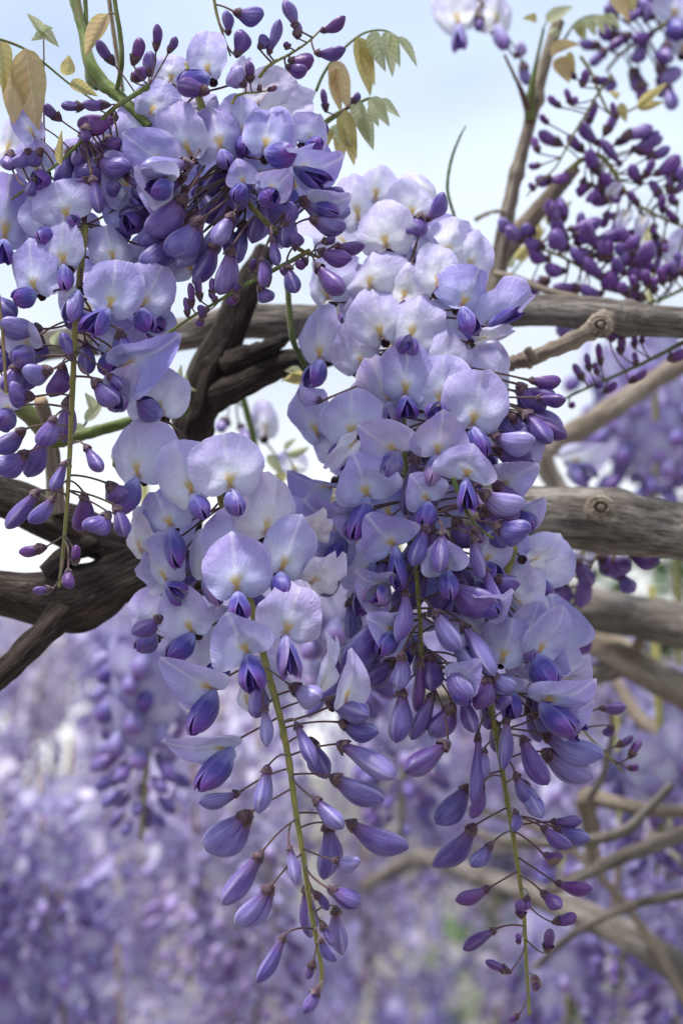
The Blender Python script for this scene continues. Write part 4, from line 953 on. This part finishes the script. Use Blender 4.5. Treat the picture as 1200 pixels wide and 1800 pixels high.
soft('thin yellow green raceme with sparse tiny dark buds beside the brown shoot', .79, [(1075, 130), (1050, 165), (1030, 200), (1005, 240), (975, 295), (945, 320), (925, 345)], 6, M_RACH,
     [(985, 188, 962, 168, 15, .12), (1003, 183, 993, 155, 15, .1), (1002, 184, 1014, 170, 13, .05), (963, 217, 948, 202, 14, .05), (946, 268, 938, 238, 16, .12), (950, 290, 928, 290, 14, .02), (1022, 152, 1030, 122, 18, .12), (1010, 138, 1000, 120, 15, .12), (1085, 208, 1075, 178, 14, .02), (1040, 138, 1070, 140, 16, .2), (938, 335, 930, 320, 14, .1)])
soft('dense upper right raceme of violet buds lying on the grey branch', .79, [(1150, 560), (1115, 532), (1080, 505), (1050, 488), (1015, 466), (985, 450), (955, 438), (915, 415)], 9, M_RACH,
     [(922, 424, 886, 400, 34, .38), (905, 400, 873, 392, 30, .42), (957, 434, 921, 424, 23, .32), (966, 456, 926, 444, 27, .25), (996, 476, 956, 471, 25, .24), (1024, 506, 970, 503, 19, .12), (1060, 516, 1016, 511, 25, .2), (1133, 526, 1096, 510, 24, .16), (1000, 437, 964, 412, 34, .24), (997, 418, 968, 382, 26, .26),
      (998, 403, 1058, 390, 25, .22), (1050, 438, 1020, 392, 34, .24), (1044, 424, 1095, 406, 32, .26), (1036, 468, 1000, 436, 20, .18), (1062, 487, 1021, 458, 26, .2), (1056, 458, 1054, 420, 24, .24), (1084, 442, 1124, 416, 20, .2), (1088, 512, 1063, 478, 36, .16), (1108, 468, 1150, 430, 38, .24), (1152, 477, 1130, 458, 26, .1),
      (1100, 482, 1072, 456, 28, .2), (1080, 470, 1110, 446, 26, .2), (1010, 410, 1040, 420, 30, .2), (1112, 450, 1080, 430, 24, .3), (1045, 450, 1015, 440, 22, .2), (1180, 495, 1160, 468, 26, .1), (1200, 470, 1185, 442, 20, .3), (940, 410, 915, 398, 24, .35), (1130, 490, 1105, 470, 30, .14)], more=(17, 24, 38, .05, .9))
soft('raceme stalk with upright plum buds resting along the top of the grey branch', .785, [(1260, 480), (1200, 508), (1150, 530), (1100, 540)], 8, M_GREEN,
     [(1120, 510, 1110, 482, 22, .08), (1140, 505, 1132, 474, 22, .1), (1165, 500, 1158, 470, 22, .06), (1185, 490, 1180, 458, 20, .2), (1200, 485, 1206, 450, 22, .1), (1150, 515, 1148, 486, 20, .06), (1105, 520, 1088, 496, 20, .1)])
soft('top right corner raceme with blurred violet flowers hanging from a tan stalk', .86, [(1260, -20), (1180, 35), (1130, 65), (1090, 95), (1065, 125)], 11, M_TAN,
     [(1172, 74, 1164, 116, 42, .45), (1155, 116, 1192, 142, 44, .5), (1172, 148, 1182, 198, 34, .4), (1130, 72, 1117, 110, 30, .42), (1148, 58, 1108, 76, 26, .2), (1108, 58, 1068, 86, 24, .12), (1066, 86, 1034, 116, 22, .25), (1072, 134, 1072, 160, 22, .3), (1128, 28, 1142, 2, 34, .5), (1085, 30, 1064, 8, 28, .15), (1100, 15, 1120, 35, 34, .4), (1150, 30, 1130, 20, 36, .5)], more=(16, 24, 36, .1, .9),
     flowers=[(1182, 32, 1192, -30, 90, 'o', 10, (1190, 74), .45, 8, 40), (1200, 90, 1215, 40, 80, 'o', 10, None, .6, -2, 40)])
soft('pale white lilac flowers hanging from the top edge right of centre', .84, [(845, -60), (840, -20), (850, 10), (870, 30)], 7, M_RACH,
     [(846, 28, 838, 56, 22, .35), (860, 30, 868, 52, 20, .25), (918, 108, 928, 150, 22, .45), (905, 100, 922, 75, 26, .95)],
     flowers=[(806, 42, 788, -40, 78, 'o', -10, (808, 98), .95, 4, 30), (872, 42, 882, -40, 72, 'o', 10, (884, 92), .92, 4, 30), (838, 30, 830, -30, 60, 'o', 0, None, .9, 0, 30)])
soft('green raceme slanting up right under the grey branch with upright dark buds', .75, [(1260, 575), (1200, 602), (1150, 628), (1100, 652), (1040, 678), (985, 704)], 9, M_GREEN,
     [(1025, 668, 1008, 638, 18, .08), (1036, 652, 1030, 620, 16, .05), (1056, 642, 1050, 603, 15, .05), (1050, 658, 1044, 636, 15, .06), (1090, 622, 1092, 588, 19, .06), (1115, 612, 1112, 578, 15, .03), (1118, 640, 1114, 618, 14, .04), (1060, 690, 1083, 673, 15, .06), (1106, 672, 1137, 652, 17, .03), (1174, 632, 1204, 618, 22, .05), (1127, 604, 1129, 580, 13, .03), (1046, 680, 1058, 672, 14, .2), (1000, 715, 1010, 708, 14, .05), (1072, 600, 1080, 582, 16, .1)])
soft('purple buds dangling just below the grey branch above the broken twig', .80, [(1000, 500), (985, 530), (990, 560)], 6, M_RACH, [(1005, 555, 982, 596, 34, .22), (965, 545, 945, 568, 26, .25), (1080, 580, 1060, 592, 24, .25), (1100, 578, 1088, 594, 22, .3)])
soft('small yellow green raceme tip with plum buds at the right of the lower raceme', .70, [(985, 1225), (1005, 1250), (1030, 1290), (1065, 1325), (1094, 1358)], 6.5, M_RACH,
     [(1054, 1245, 1101, 1246, 27, .12), (1020, 1252, 1034, 1233, 17, .1), (1078, 1276, 1062, 1294, 18, .1), (1084, 1312, 1114, 1296, 17, .06), (1106, 1332, 1127, 1302, 19, .02), (1104, 1352, 1122, 1346, 15, .05, 1.5)])
soft('dusky blue flowers hanging directly beneath the scarred branch', .768, [(1078, 940), (1060, 965), (1040, 990), (1010, 1060), (1000, 1150)], 7, M_RACH,
     [(1052, 978, 1092, 1006, 42, .3), (1104, 970, 1157, 992, 40, .34), (1026, 1000, 1022, 1070, 37, .28), (962, 998, 1008, 1006, 38, .22), (988, 1018, 982, 1068, 46, .26), (1088, 1008, 1112, 1042, 36, .3), (998, 1108, 1031, 1108, 30, .3), (1000, 1152, 1044, 1128, 25, .15), (960, 1040, 975, 1060, 40, .6), (1060, 1000, 1100, 1010, 30, .3), (1010, 985, 1040, 1030, 40, .25), (980, 1040, 1000, 1090, 42, .3), (1070, 985, 1110, 1000, 40, .3)],
     flowers=[(1025, 965, 1020, 1000, 60, 'o', 0, None, .8, -2, 40), (962, 985, 985, 950, 60, 'o', 10, None, .6, -3, 40)])
soft('single pale blurred flower with a mauve keel in the white gap right of centre', .90, [(930, 780), (960, 790), (990, 808)], 5, M_PED, [],
     flowers=[(1000, 815, 1060, 776, 70, 'h', 20, (1042, 850), .85, 1, 44)])
soft('pale flower seen edge on in the gap beneath the dark fork', .83, [(400, 690), (430, 720), (455, 760)], 5, M_GREEN, [(420, 745, 445, 790, 30, .5), (400, 735, 385, 760, 24, .6)],
     flowers=[(466, 762, 470, 700, 54, 'o', 15, None, .8, 1, 30), (520, 830, 500, 790, 60, 'o', 15, None, .95, -3, 30)])

# ------------------------------------------------------------------ leaves
def leaf_mesh(seed, mat, fold, curl, wid=1.0):
    r_ = random.Random(seed); NU, NV = 14, 6
    vs, uvs, fs = [], [], []
    for i in range(NU + 1):
        t = i / NU
        w = 0.5 * wid * (math.sin(math.pi * min(1, t ** 0.72)) ** 0.85 * (1 - 0.25 * t) + 0.012)
        for j in range(NV + 1):
            u = -1 + 2 * j / NV
            x = u * w
            z = fold * abs(u) * w - curl * t * t * 0.4 + 0.03 * math.sin(9 * t + seed) * abs(u) + 0.02 * noise.noise(Vector((u * 2, t * 4, seed)))
            vs.append((x, t + 0.01 * math.sin(12 * t) * u, z)); uvs.append((u, t))
    w_ = NV + 1
    for i in range(NU):
        for j in range(NV):
            fs.append((i * w_ + j, i * w_ + j + 1, (i + 1) * w_ + j + 1, (i + 1) * w_ + j))
    mb = MB(); mb.add(vs, fs, uvs); return mb.mesh('leaflet', [mat])
LEAF = {k: [leaf_mesh(s + q, m, f, c) for q, (f, c) in enumerate([(0.3, 0.2), (0.9, 0.3), (-0.4, 0.15)])]
        for k, m, s in (('b', M_BRONZE, 1), ('o', M_OLIVE, 11), ('s', M_SAGE, 21))}
def spray(label, depth, path, w, leaves, mat=None, name='leaf_spray'):
    """leaves: (base px, base py, tip px, tip py, width px, kind, variant)"""
    q = catmull(path, 6)
    root = thing(name, label, 'leaf spray', P(path[0][0], path[0][1], depth))
    pts = [P(a, b, depth) for a, b in q]; n = len(pts)
    mb = MB(); tube(mb, pts, [w * .5 * K * depth * (1 - .5 * i / n) for i in range(n)], 8, 0, .1)
    loc = WORLD[root.name].to_translation(); rebase(mb, loc)
    place('leaf_stalk', mb.mesh('leaf_stalk', [mat or M_TAN]), root, Matrix.Translation(loc))
    for (x0, y0, x1, y1, lw, kd, va) in leaves:
        A = P(x0, y0, depth - rnd.uniform(0, .003)); B = P(x1, y1, depth - rnd.uniform(0, .006))
        y = (B - A); Ln = y.length; y.normalize()
        n_ = V3(rnd.uniform(-.5, .5), rnd.uniform(-.2, .6), 1); n_ = (n_ - y * n_.dot(y)).normalized(); x = y.cross(n_)
        lwm = lw * 1.25 * K * depth
        place('leaflet', LEAF[kd][va], root, frame(x, y, n_, A, lwm, Ln, lwm * 1.2), (rnd.random(), 0, 0, 1))
spray('bronze young leaves drooping at the upper left edge', .62, [(-40, 60), (5, 70), (45, 86), (80, 112), (120, 145), (165, 176)], 6,
      [(44, 84, 66, 228, 54, 'b', 0), (32, 104, 24, 216, 44, 'b', 2), (2, 72, 6, 162, 30, 'o', 1), (115, 132, 122, 96, 24, 'o', 0), (122, 146, 172, 168, 20, 'o', 1), (108, 290, 108, 228, 14, 'o', 1)], M_GREEN)
spray('folded tan leaf drooping over the top left green shoot', .63, [(203, 24), (196, 22), (188, 24)], 4, [(190, 24, 148, 98, 30, 'b', 1)], M_GREEN)
spray('tiny unfurling leaf tuft standing at the upper left against the sky', .66, [(78, 260), (77, 180), (77, 90), (76, 58)], 4,
      [(77, 60, 48, 22, 16, 's', 1), (76, 56, 56, 70, 14, 's', 0), (78, 56, 102, 80, 18, 's', 1), (78, 54, 92, 48, 12, 's', 1)], M_PED)
spray('arching leaf spray with folded sage leaflets at the top centre', .69, [(555, 160), (568, 130), (590, 98), (628, 64), (655, 53), (680, 54), (700, 66)], 6,
      [(627, 64, 651, 168, 30, 'o', 1), (634, 66, 658, 150, 24, 'o', 0), (655, 54, 676, 125, 26, 's', 1), (678, 55, 690, 133, 24, 's', 1), (690, 58, 702, 118, 18, 's', 1), (698, 64, 734, 116, 16, 's', 1), (586, 106, 613, 192, 32, 'b', 0), (590, 120, 598, 198, 22, 'b', 1)], M_GREEN)
spray('second leaf spray of olive leaflets beneath the arching one', .685, [(538, 242), (560, 222), (590, 200), (622, 184), (650, 172), (668, 178)], 9,
      [(602, 192, 626, 278, 28, 'o', 1), (626, 178, 648, 248, 26, 's', 1), (650, 172, 684, 220, 24, 's', 1), (666, 178, 702, 204, 18, 's', 1), (582, 222, 618, 256, 24, 's', 0), (655, 182, 664, 222, 18, 's', 1), (570, 225, 575, 258, 20, 'o', 1), (592, 240, 600, 285, 22, 'o', 1), (638, 200, 655, 262, 26, 's', 1), (530, 230, 526, 205, 14, 'b', 0), (612, 230, 622, 290, 20, 'o', 0)], M_GREEN)
for r_, lst in ((Raceme('small green raceme tip with plum buds in front of the lower leaf spray', .68, [(535, 240), (560, 225), (595, 202)], 8, M_GREEN, radius=10), [(573, 195, 567, 157, 16, .12), (545, 246, 577, 220, 22, .15), (542, 205, 544, 190, 15, .03), (618, 180, 632, 162, 16, .06)]),):
    for b in lst: r_.bud(*b, z=1)
spray('green fan of new leaflets near the top of the brown shoot', .80, [(985, 80), (1000, 55), (1015, 36), (1040, 26), (1070, 30)], 5,
      [(1018, 34, 1028, 72, 20, 's', 1), (1030, 30, 1046, 62, 18, 's', 1), (1042, 28, 1062, 58, 18, 's', 1), (1052, 28, 1076, 52, 16, 's', 1), (1062, 28, 1090, 48, 16, 's', 1), (1012, 44, 1022, 66, 14, 'o', 1)], M_GREEN)
spray('fresh green leaf at the tip of the brown shoot', .79, [(950, 70), (955, 48), (962, 36)], 4, [(960, 38, 1006, 8, 26, 's', 0), (965, 60, 985, 54, 14, 's', 1), (942, 40, 918, 30, 18, 'o', 1)], M_GREEN)
spray('dry tan wilted leaf caught against the brown shoot', .785, [(960, 98), (970, 96), (976, 97)], 3, [(968, 98, 1020, 74, 26, 'b', 1), (974, 104, 1002, 144, 30, 'b', 1), (1000, 90, 1010, 130, 14, 'o', 1)], M_PED)
spray('orange yellow leaf pair at the top edge on the right', .82, [(1060, -30), (1075, -14), (1085, -6)], 4, [(1072, -14, 1107, 38, 30, 'b', 0), (1100, -20, 1116, 20, 24, 'o', 0)], M_TAN)
spray('slim green leaf sprig with two pointed leaflets at the right under the corner raceme', .80, [(1020, 98), (1040, 130), (1056, 170), (1075, 200), (1110, 192), (1140, 170)], 7,
      [(1120, 188, 1172, 145, 16, 'o', 1), (1120, 190, 1168, 178, 14, 'o', 1), (1090, 180, 1100, 215, 16, 'o', 0), (1085, 172, 1070, 160, 12, 'o', 1)], M_RACH)
spray('small green sprout in the gap left of the dark trunk', .715, [(312, 700), (316, 680), (318, 665)], 4, [(318, 680, 318, 640, 12, 's', 1), (318, 685, 328, 655, 12, 's', 1), (316, 685, 304, 650, 12, 's', 1), (318, 690, 345, 684, 14, 's', 1), (317, 688, 332, 668, 10, 's', 1)], M_GREEN)
spray('blurred green leaves low on the brown shoot', .83, [(900, 480), (940, 430), (960, 400)], 4, [(960, 395, 1005, 352, 24, 's', 1), (930, 440, 950, 400, 26, 'o', 1), (900, 470, 880, 430, 22, 's', 0), (945, 420, 935, 375, 20, 'b', 0), (905, 455, 930, 430, 22, 'o', 1)], M_GREEN)
spray('narrow green leaves in the bright gap behind the big raceme', .80, [(540, 880), (520, 830), (500, 790)], 4, [(505, 800, 545, 786, 14, 's', 1), (500, 830, 480, 860, 18, 'o', 0), (510, 840, 545, 870, 20, 'o', 1), (500, 790, 520, 770, 10, 's', 1), (470, 800, 500, 840, 16, 's', 1)], M_GREEN)
spray('cream and tan leaf scraps beside the dark fork', .715, [(520, 650), (505, 662), (495, 670)], 4, [(540, 662, 498, 668, 22, 'o', 1), (530, 655, 500, 650, 14, 's', 1)], M_TAN)
spray('dull green leaves showing through the gaps of the left raceme', .70, [(140, 760), (165, 720), (180, 690)], 5, [(150, 740, 185, 700, 18, 's', 0), (165, 720, 150, 690, 16, 's', 1), (200, 380, 215, 345, 22, 's', 0), (210, 400, 225, 350, 20, 's', 1), (95, 610, 105, 580, 14, 's', 1), (130, 745, 148, 770, 16, 's', 1)], M_GREEN)

# ------------------------------------------------------------------ blurred racemes behind
def low_flower(mb, c, out, up, s, age, r_):
    """cheap flower for out-of-focus racemes: cupped banner and a keel"""
    side = up.cross(out).normalized()
    NS = 8; vs = [c]; uvs = [(0, ATT)]; fs = []
    for ring, (q, dz) in enumerate(((0.55, 0.06), (1.0, -0.12))):
        for j in range(NS):
            a = 2 * math.pi * j / NS
            x, y = math.sin(a) * q, ATT + (math.cos(a) * 0.97 - ATT) * q
            vs.append(c + side * (x * s) + up * ((y - ATT) * s) + out * ((dz + 0.15 * abs(x)) * s)); uvs.append((x, y))
    for j in range(NS):
        k = (j + 1) % NS
        fs.append((0, 1 + j, 1 + k)); fs.append((1 + j, 1 + NS + j, 1 + NS + k, 1 + k))
    mb.add(vs, fs, uvs, 0)
    low_bud(mb, c, (out * 0.6 - up * 0.7).normalized(), s * 1.25, s * 0.9, 1)
def low_bud(mb, c, ax, ln, w, mi):
    e = ax.orthogonal().normalized(); b = ax.cross(e)
    vs, uvs, fs = [c], [(0, 0)], []
    for (t, r) in ((0.25, 0.6), (0.65, 1.0), (0.92, 0.6)):
        for j in range(6):
            a = 2 * math.pi * j / 6
            vs.append(c + ax * (ln * t) + e * (math.cos(a) * r * w * 0.5) + b * (math.sin(a) * r * w * 0.5)); uvs.append((j / 6, t))
    vs.append(c + ax * ln); uvs.append((0, 1))
    for j in range(6):
        k = (j + 1) % 6
        fs.append((0, 1 + k, 1 + j)); fs.append((13 + j, 13 + k, 19))
        for o in (1, 7): fs.append((o + j, o + k, o + 6 + k, o + 6 + j))
    mb.add(vs, fs, uvs, mi)

def rac_layout(seed, n, length, rad):
    r_ = random.Random(seed); res = []
    for i in range(n):
        t = (i + r_.random()) / n
        a = i * 2.4 + r_.uniform(-.4, .4)
        rr = rad * (1 - 0.72 * t ** 1.3) * r_.uniform(0.6, 1.0)
        out_ = Vector((math.cos(a), math.sin(a), r_.uniform(-.5, .15))).normalized()
        c = Vector((math.cos(a) * rr, math.sin(a) * rr, -t * length))
        res.append((c, out_, t, r_.uniform(0.85, 1.1)))
    return res

def far_mesh(seed, n, length, rad):
    r_ = random.Random(seed); mb = MB()
    tube(mb, [Vector((0, 0, 0.03)), Vector((0.004, 0, -length * .5)), Vector((0, 0.003, -length * 1.0))], [.0018, .0016, .0008], 5, 2)
    for c, o_, t, s in rac_layout(seed, n, length, rad):
        up = (Vector((0, 0, 1)) - o_ * o_.z); up = (up.normalized() + Vector((r_.uniform(-.3, .3), r_.uniform(-.3, .3), 0))); up = (up - o_ * up.dot(o_)).normalized()
        if t < 0.62:
            o2 = (o_ + Vector((r_.uniform(-.6, .6), r_.uniform(-.6, .6), r_.uniform(-.9, .5)))).normalized(); up = (up - o2 * up.dot(o2)).normalized()
            low_flower(mb, c, o2, up, 0.0098 * s * r_.uniform(.7, 1.15), 0, r_)
        else: low_bud(mb, c, (o_ + Vector((0, 0, -.5))).normalized(), 0.019 * (1.3 - t) * 1.5, 0.010 * (1.4 - t) * 1.2, 1 if r_.random() < .4 else 3)
    return mb.mesh('distant_raceme', [M_FARB, M_WING, M_TAN, M_BUD])
FAR = [far_mesh(s, n, ln, rd) for s, n, ln, rd in ((31, 74, .17, .036), (32, 64, .15, .032), (33, 84, .20, .038), (34, 56, .12, .034), (35, 72, .18, .032), (36, 62, .14, .038))]

# nearer blurred racemes: every flower is a part
mbf = MB(); low_flower(mbf, Vector((0, 0, 0)), Vector((0, 1, 0)), Vector((0, 0, 1)), 1.0, 0, rnd); LOWF = mbf.mesh('flower', [M_FARB, M_WING])
mbf = MB(); low_bud(mbf, Vector((0, 0, 0)), Vector((0, 1, 0)), 1.0, 0.55, 0); LOWB = mbf.mesh('bud', [M_BUD])
def mid_raceme(label, px, py, d, length, rad, n, seed, age, group=None):
    r_ = random.Random(seed); loc = P(px, py, d)
    root = thing('wisteria_raceme', label, 'raceme', loc, group)
    mb = MB(); tube(mb, [Vector((0, 0, 0.08)), Vector((0.004, 0, -length * .5)), Vector((0, 0.003, -length * 1.1))], [.0024, .002, .0009], 6)
    place('rachis', mb.mesh('rachis', [M_RACH]), root, Matrix.Translation(loc))
    for c, o_, t, s in rac_layout(seed, n, length, rad):
        y = o_; zz = Vector((r_.uniform(-.4, .4), r_.uniform(-.4, .4), 1)); zz = (zz - y * zz.dot(y)).normalized()
        if t > 0.6: y = (o_ + Vector((0, 0, -.6))).normalized(); zz = (zz - y * zz.dot(y)).normalized()
        x = y.cross(zz)
        if t < 0.6: place('flower', LOWF, root, frame(x, y, zz, loc + c, .0112 * s, .0112 * s, .0112 * s), (max(0, min(1, age + r_.uniform(-.2, .25))), r_.random(), 0, 1))
        else: place('bud', LOWB, root, frame(x, y, zz, loc + c, .018 * (1.5 - t), .021 * (1.5 - t), .018 * (1.5 - t)), (max(0, min(.7, .5 - .5 * (t - .6))), r_.random(), 0, 1))
for a in [('blurred blue violet raceme hanging left of the central raceme under the forked branch', 250, 1130, .98, .088, .022, 42, 51, .25),
          ('blurred violet raceme filling the right edge above the scarred branch', 1140, 640, 1.12, .095, .040, 84, 52, .35),
          ('second blurred violet raceme cut by the right edge above the scarred branch', 1215, 640, 1.2, .11, .040, 80, 53, .4),
          ('blurred lilac raceme between the two big racemes just right of the central one', 610, 1030, .86, .055, .020, 30, 54, .55),
          ('blurred raceme behind the short green stalk of the broad raceme', 700, 1170, 1.1, .09, .030, 46, 55, .35),
          ('blurred bluish raceme beside the small tip with plum buds at the right', 1150, 1310, 1.0, .06, .024, 36, 56, .4),
          ('blurred pale raceme behind the buds of the lower right raceme', 1010, 1330, 1.2, .09, .030, 44, 57, .55),
          ('blurred violet raceme low at the right beneath the crossing twigs', 1085, 1500, 1.15, .07, .030, 44, 61, .45), ('blurred violet raceme at the lower right corner', 1180, 1540, 1.2, .10, .032, 54, 62, .35), ('blurred blue violet raceme under the tip of the lower right raceme', 985, 1620, 1.25, .09, .032, 50, 63, .35),
          ('blurred lilac raceme at the right edge under the green gap', 1190, 1200, 1.15, .06, .028, 34, 58, .55)]:
    mid_raceme(*a)

# the far mass
fr = random.Random(99)
GL = 'soft lilac raceme far out of focus in the hanging mass of blossom behind'
def far_raceme(px, py, d):
    m = Matrix.Translation(P(px, py, d)) @ Matrix.Rotation(fr.uniform(0, 6.28), 4, 'Z') @ Matrix.Rotation(fr.uniform(-.25, .25), 4, 'X') @ Matrix.Scale(fr.uniform(.75, 1.2), 4)
    o = place('distant_raceme', fr.choice(FAR), None, m, (max(0, min(1, (fr.choice((.3, .55, .75, .9, 1.0)) if px < 620 else fr.choice((.05, .2, .4, .6, .95))) + fr.uniform(-.1, .1))), fr.uniform(.4, 1), fr.choice((0, 0, 0, .4)), 1))
    a_ = o.color[0]
    if a_ > .72: tag(o, 'whitish lilac raceme far out of focus in the blossom mass behind', 'raceme', 'whitish racemes massed far behind')
    elif a_ < .36: tag(o, 'deep violet raceme far out of focus in the blossom mass behind', 'raceme', 'deep violet racemes massed far behind')
    else: tag(o, 'mid lilac raceme far out of focus in the blossom mass behind', 'raceme', 'mid lilac racemes massed far behind')
def top_edge(px):
    """upper outline of the far blossom, in photo pixels"""
    pts = [(-200, 1050), (0, 1085), (100, 1080), (230, 1050), (400, 1040), (600, 1080), (900, 1130), (1050, 1150), (1400, 1120)]
    for (a, b), (c, e) in zip(pts, pts[1:]):
        if a <= px <= c: return b + (e - b) * (px - a) / (c - a)
    return 1080
cnt = 0
for lay, (d0, d1, n) in enumerate(((2.6, 3.4, 150), (1.7, 2.3, 100), (1.25, 1.55, 44))):
    for i in range(n):
        px = fr.uniform(-300, 1420) if lay == 0 else fr.uniform(-150, 1340); d = fr.uniform(d0, d1)
        te = top_edge(px)
        py = te + (2100 - te) * ((i + fr.random()) / n) ** 1.0 if lay < 2 else fr.uniform(te + 120, 2000)
        if lay < 2 and fr.random() < 0.34: py = te + fr.uniform(-70, 40)
        if lay == 2 and 560 < px < 860 and py > 1350: continue
        if px > 900 and lay and fr.random() < .45: continue
        if px > 1080 and py < 1330 and fr.random() < .6: continue
        far_raceme(px, py, d); cnt += 1

# vines that carry the far mass
for i, (pts, w) in enumerate([([(-200, 1180, 2.3, 20), (200, 1150, 2.3, 22), (600, 1190, 2.4, 24), (1000, 1180, 2.4, 24), (1400, 1150, 2.4, 26)], 1),
                              ([(-200, 1480, 2.5, 18), (300, 1430, 2.5, 18), (700, 1500, 2.5, 20), (1400, 1440, 2.5, 20)], 1)]):
    branch(('faint arbour vine running behind the upper edge of the far blossom', 'faint arbour vine running low through the far blossom')[i], pts, M_BARK, 10)

# green shrubs behind everything
M_HEDGE = mat_simple('shrub_leaf', [(0.035, 0.085, 0.018), (0.07, 0.15, 0.03), (0.11, 0.19, 0.045)], (2, 2), 0.5, transl=0.25)
def shrub(label, x, y, h, wd, n, seed):
    r_ = random.Random(seed); root = thing('shrub', label, 'shrub', Vector((x, y, 0)))
    mb = MB()
    for i in range(n):
        u = r_.uniform(0, 6.28); v = r_.uniform(-1, 1); q = r_.uniform(.5, 1) ** .5
        s = math.sqrt(1 - v * v)
        c = Vector((x + math.cos(u) * s * wd * q, y + math.sin(u) * s * wd * .6 * q, h * .55 + v * h * .5 * q))
        c += Vector((noise.noise(c * 3), noise.noise(c * 3 + Vector((5, 0, 0))), noise.noise(c * 3 + Vector((0, 9, 0))))) * .18
        a = Vector((r_.uniform(-1, 1), r_.uniform(-1, 1), r_.uniform(-.6, .6))).normalized(); b = a.orthogonal().normalized()
        L_ = r_.uniform(.04, .08)
        mb.add([c, c + a * L_ * .5 + b * L_ * .25, c + a * L_, c + a * L_ * .5 - b * L_ * .25], [(0, 1, 2, 3)], [(0, i * .1), (1, i * .1), (1, i * .1 + 1), (0, i * .1 + 1)])
    rebase(mb, Vector((x, y, 0)))
    o = place('foliage', mb.mesh('foliage', [M_HEDGE]), root, Matrix.Translation((x, y, 0))); o['kind'] = 'stuff'
    mb = MB()
    for k in range(5):
        a = k * 1.25
        tube(mb, [Vector((0, 0, 0)), Vector((math.cos(a) * wd * .25, math.sin(a) * wd * .2, h * .4)), Vector((math.cos(a) * wd * .5, math.sin(a) * wd * .35, h * .8))], [.03, .022, .01], 7)
    place('stems', mb.mesh('stems', [M_BARK_SHADE]), root, Matrix.Translation((x, y, 0)))
shrub('bright green leafy shrub glimpsed through the branches on the right', .66, 3.05, 2.10, .42, 6500, 3)
shrub('grey green leafy shrub behind the far blossom on the left', -1.5, 3.6, 1.75, 1.0, 4200, 5)

mb = MB(); q = [P(195, 800, .612), P(199, 808, .611), P(200, 818, .610), P(204, 824, .611)]
tube(mb, q, [.00012, .0002, .00045, .0001], 6, 0, .4); rebase(mb, q[0])
tag(place('stalk_scrap', mb.mesh('stalk_scrap', [M_GREEN]), None, Matrix.Translation(q[0])), 'tiny dark scrap of green stalk stuck on a pale petal', 'plant scrap')
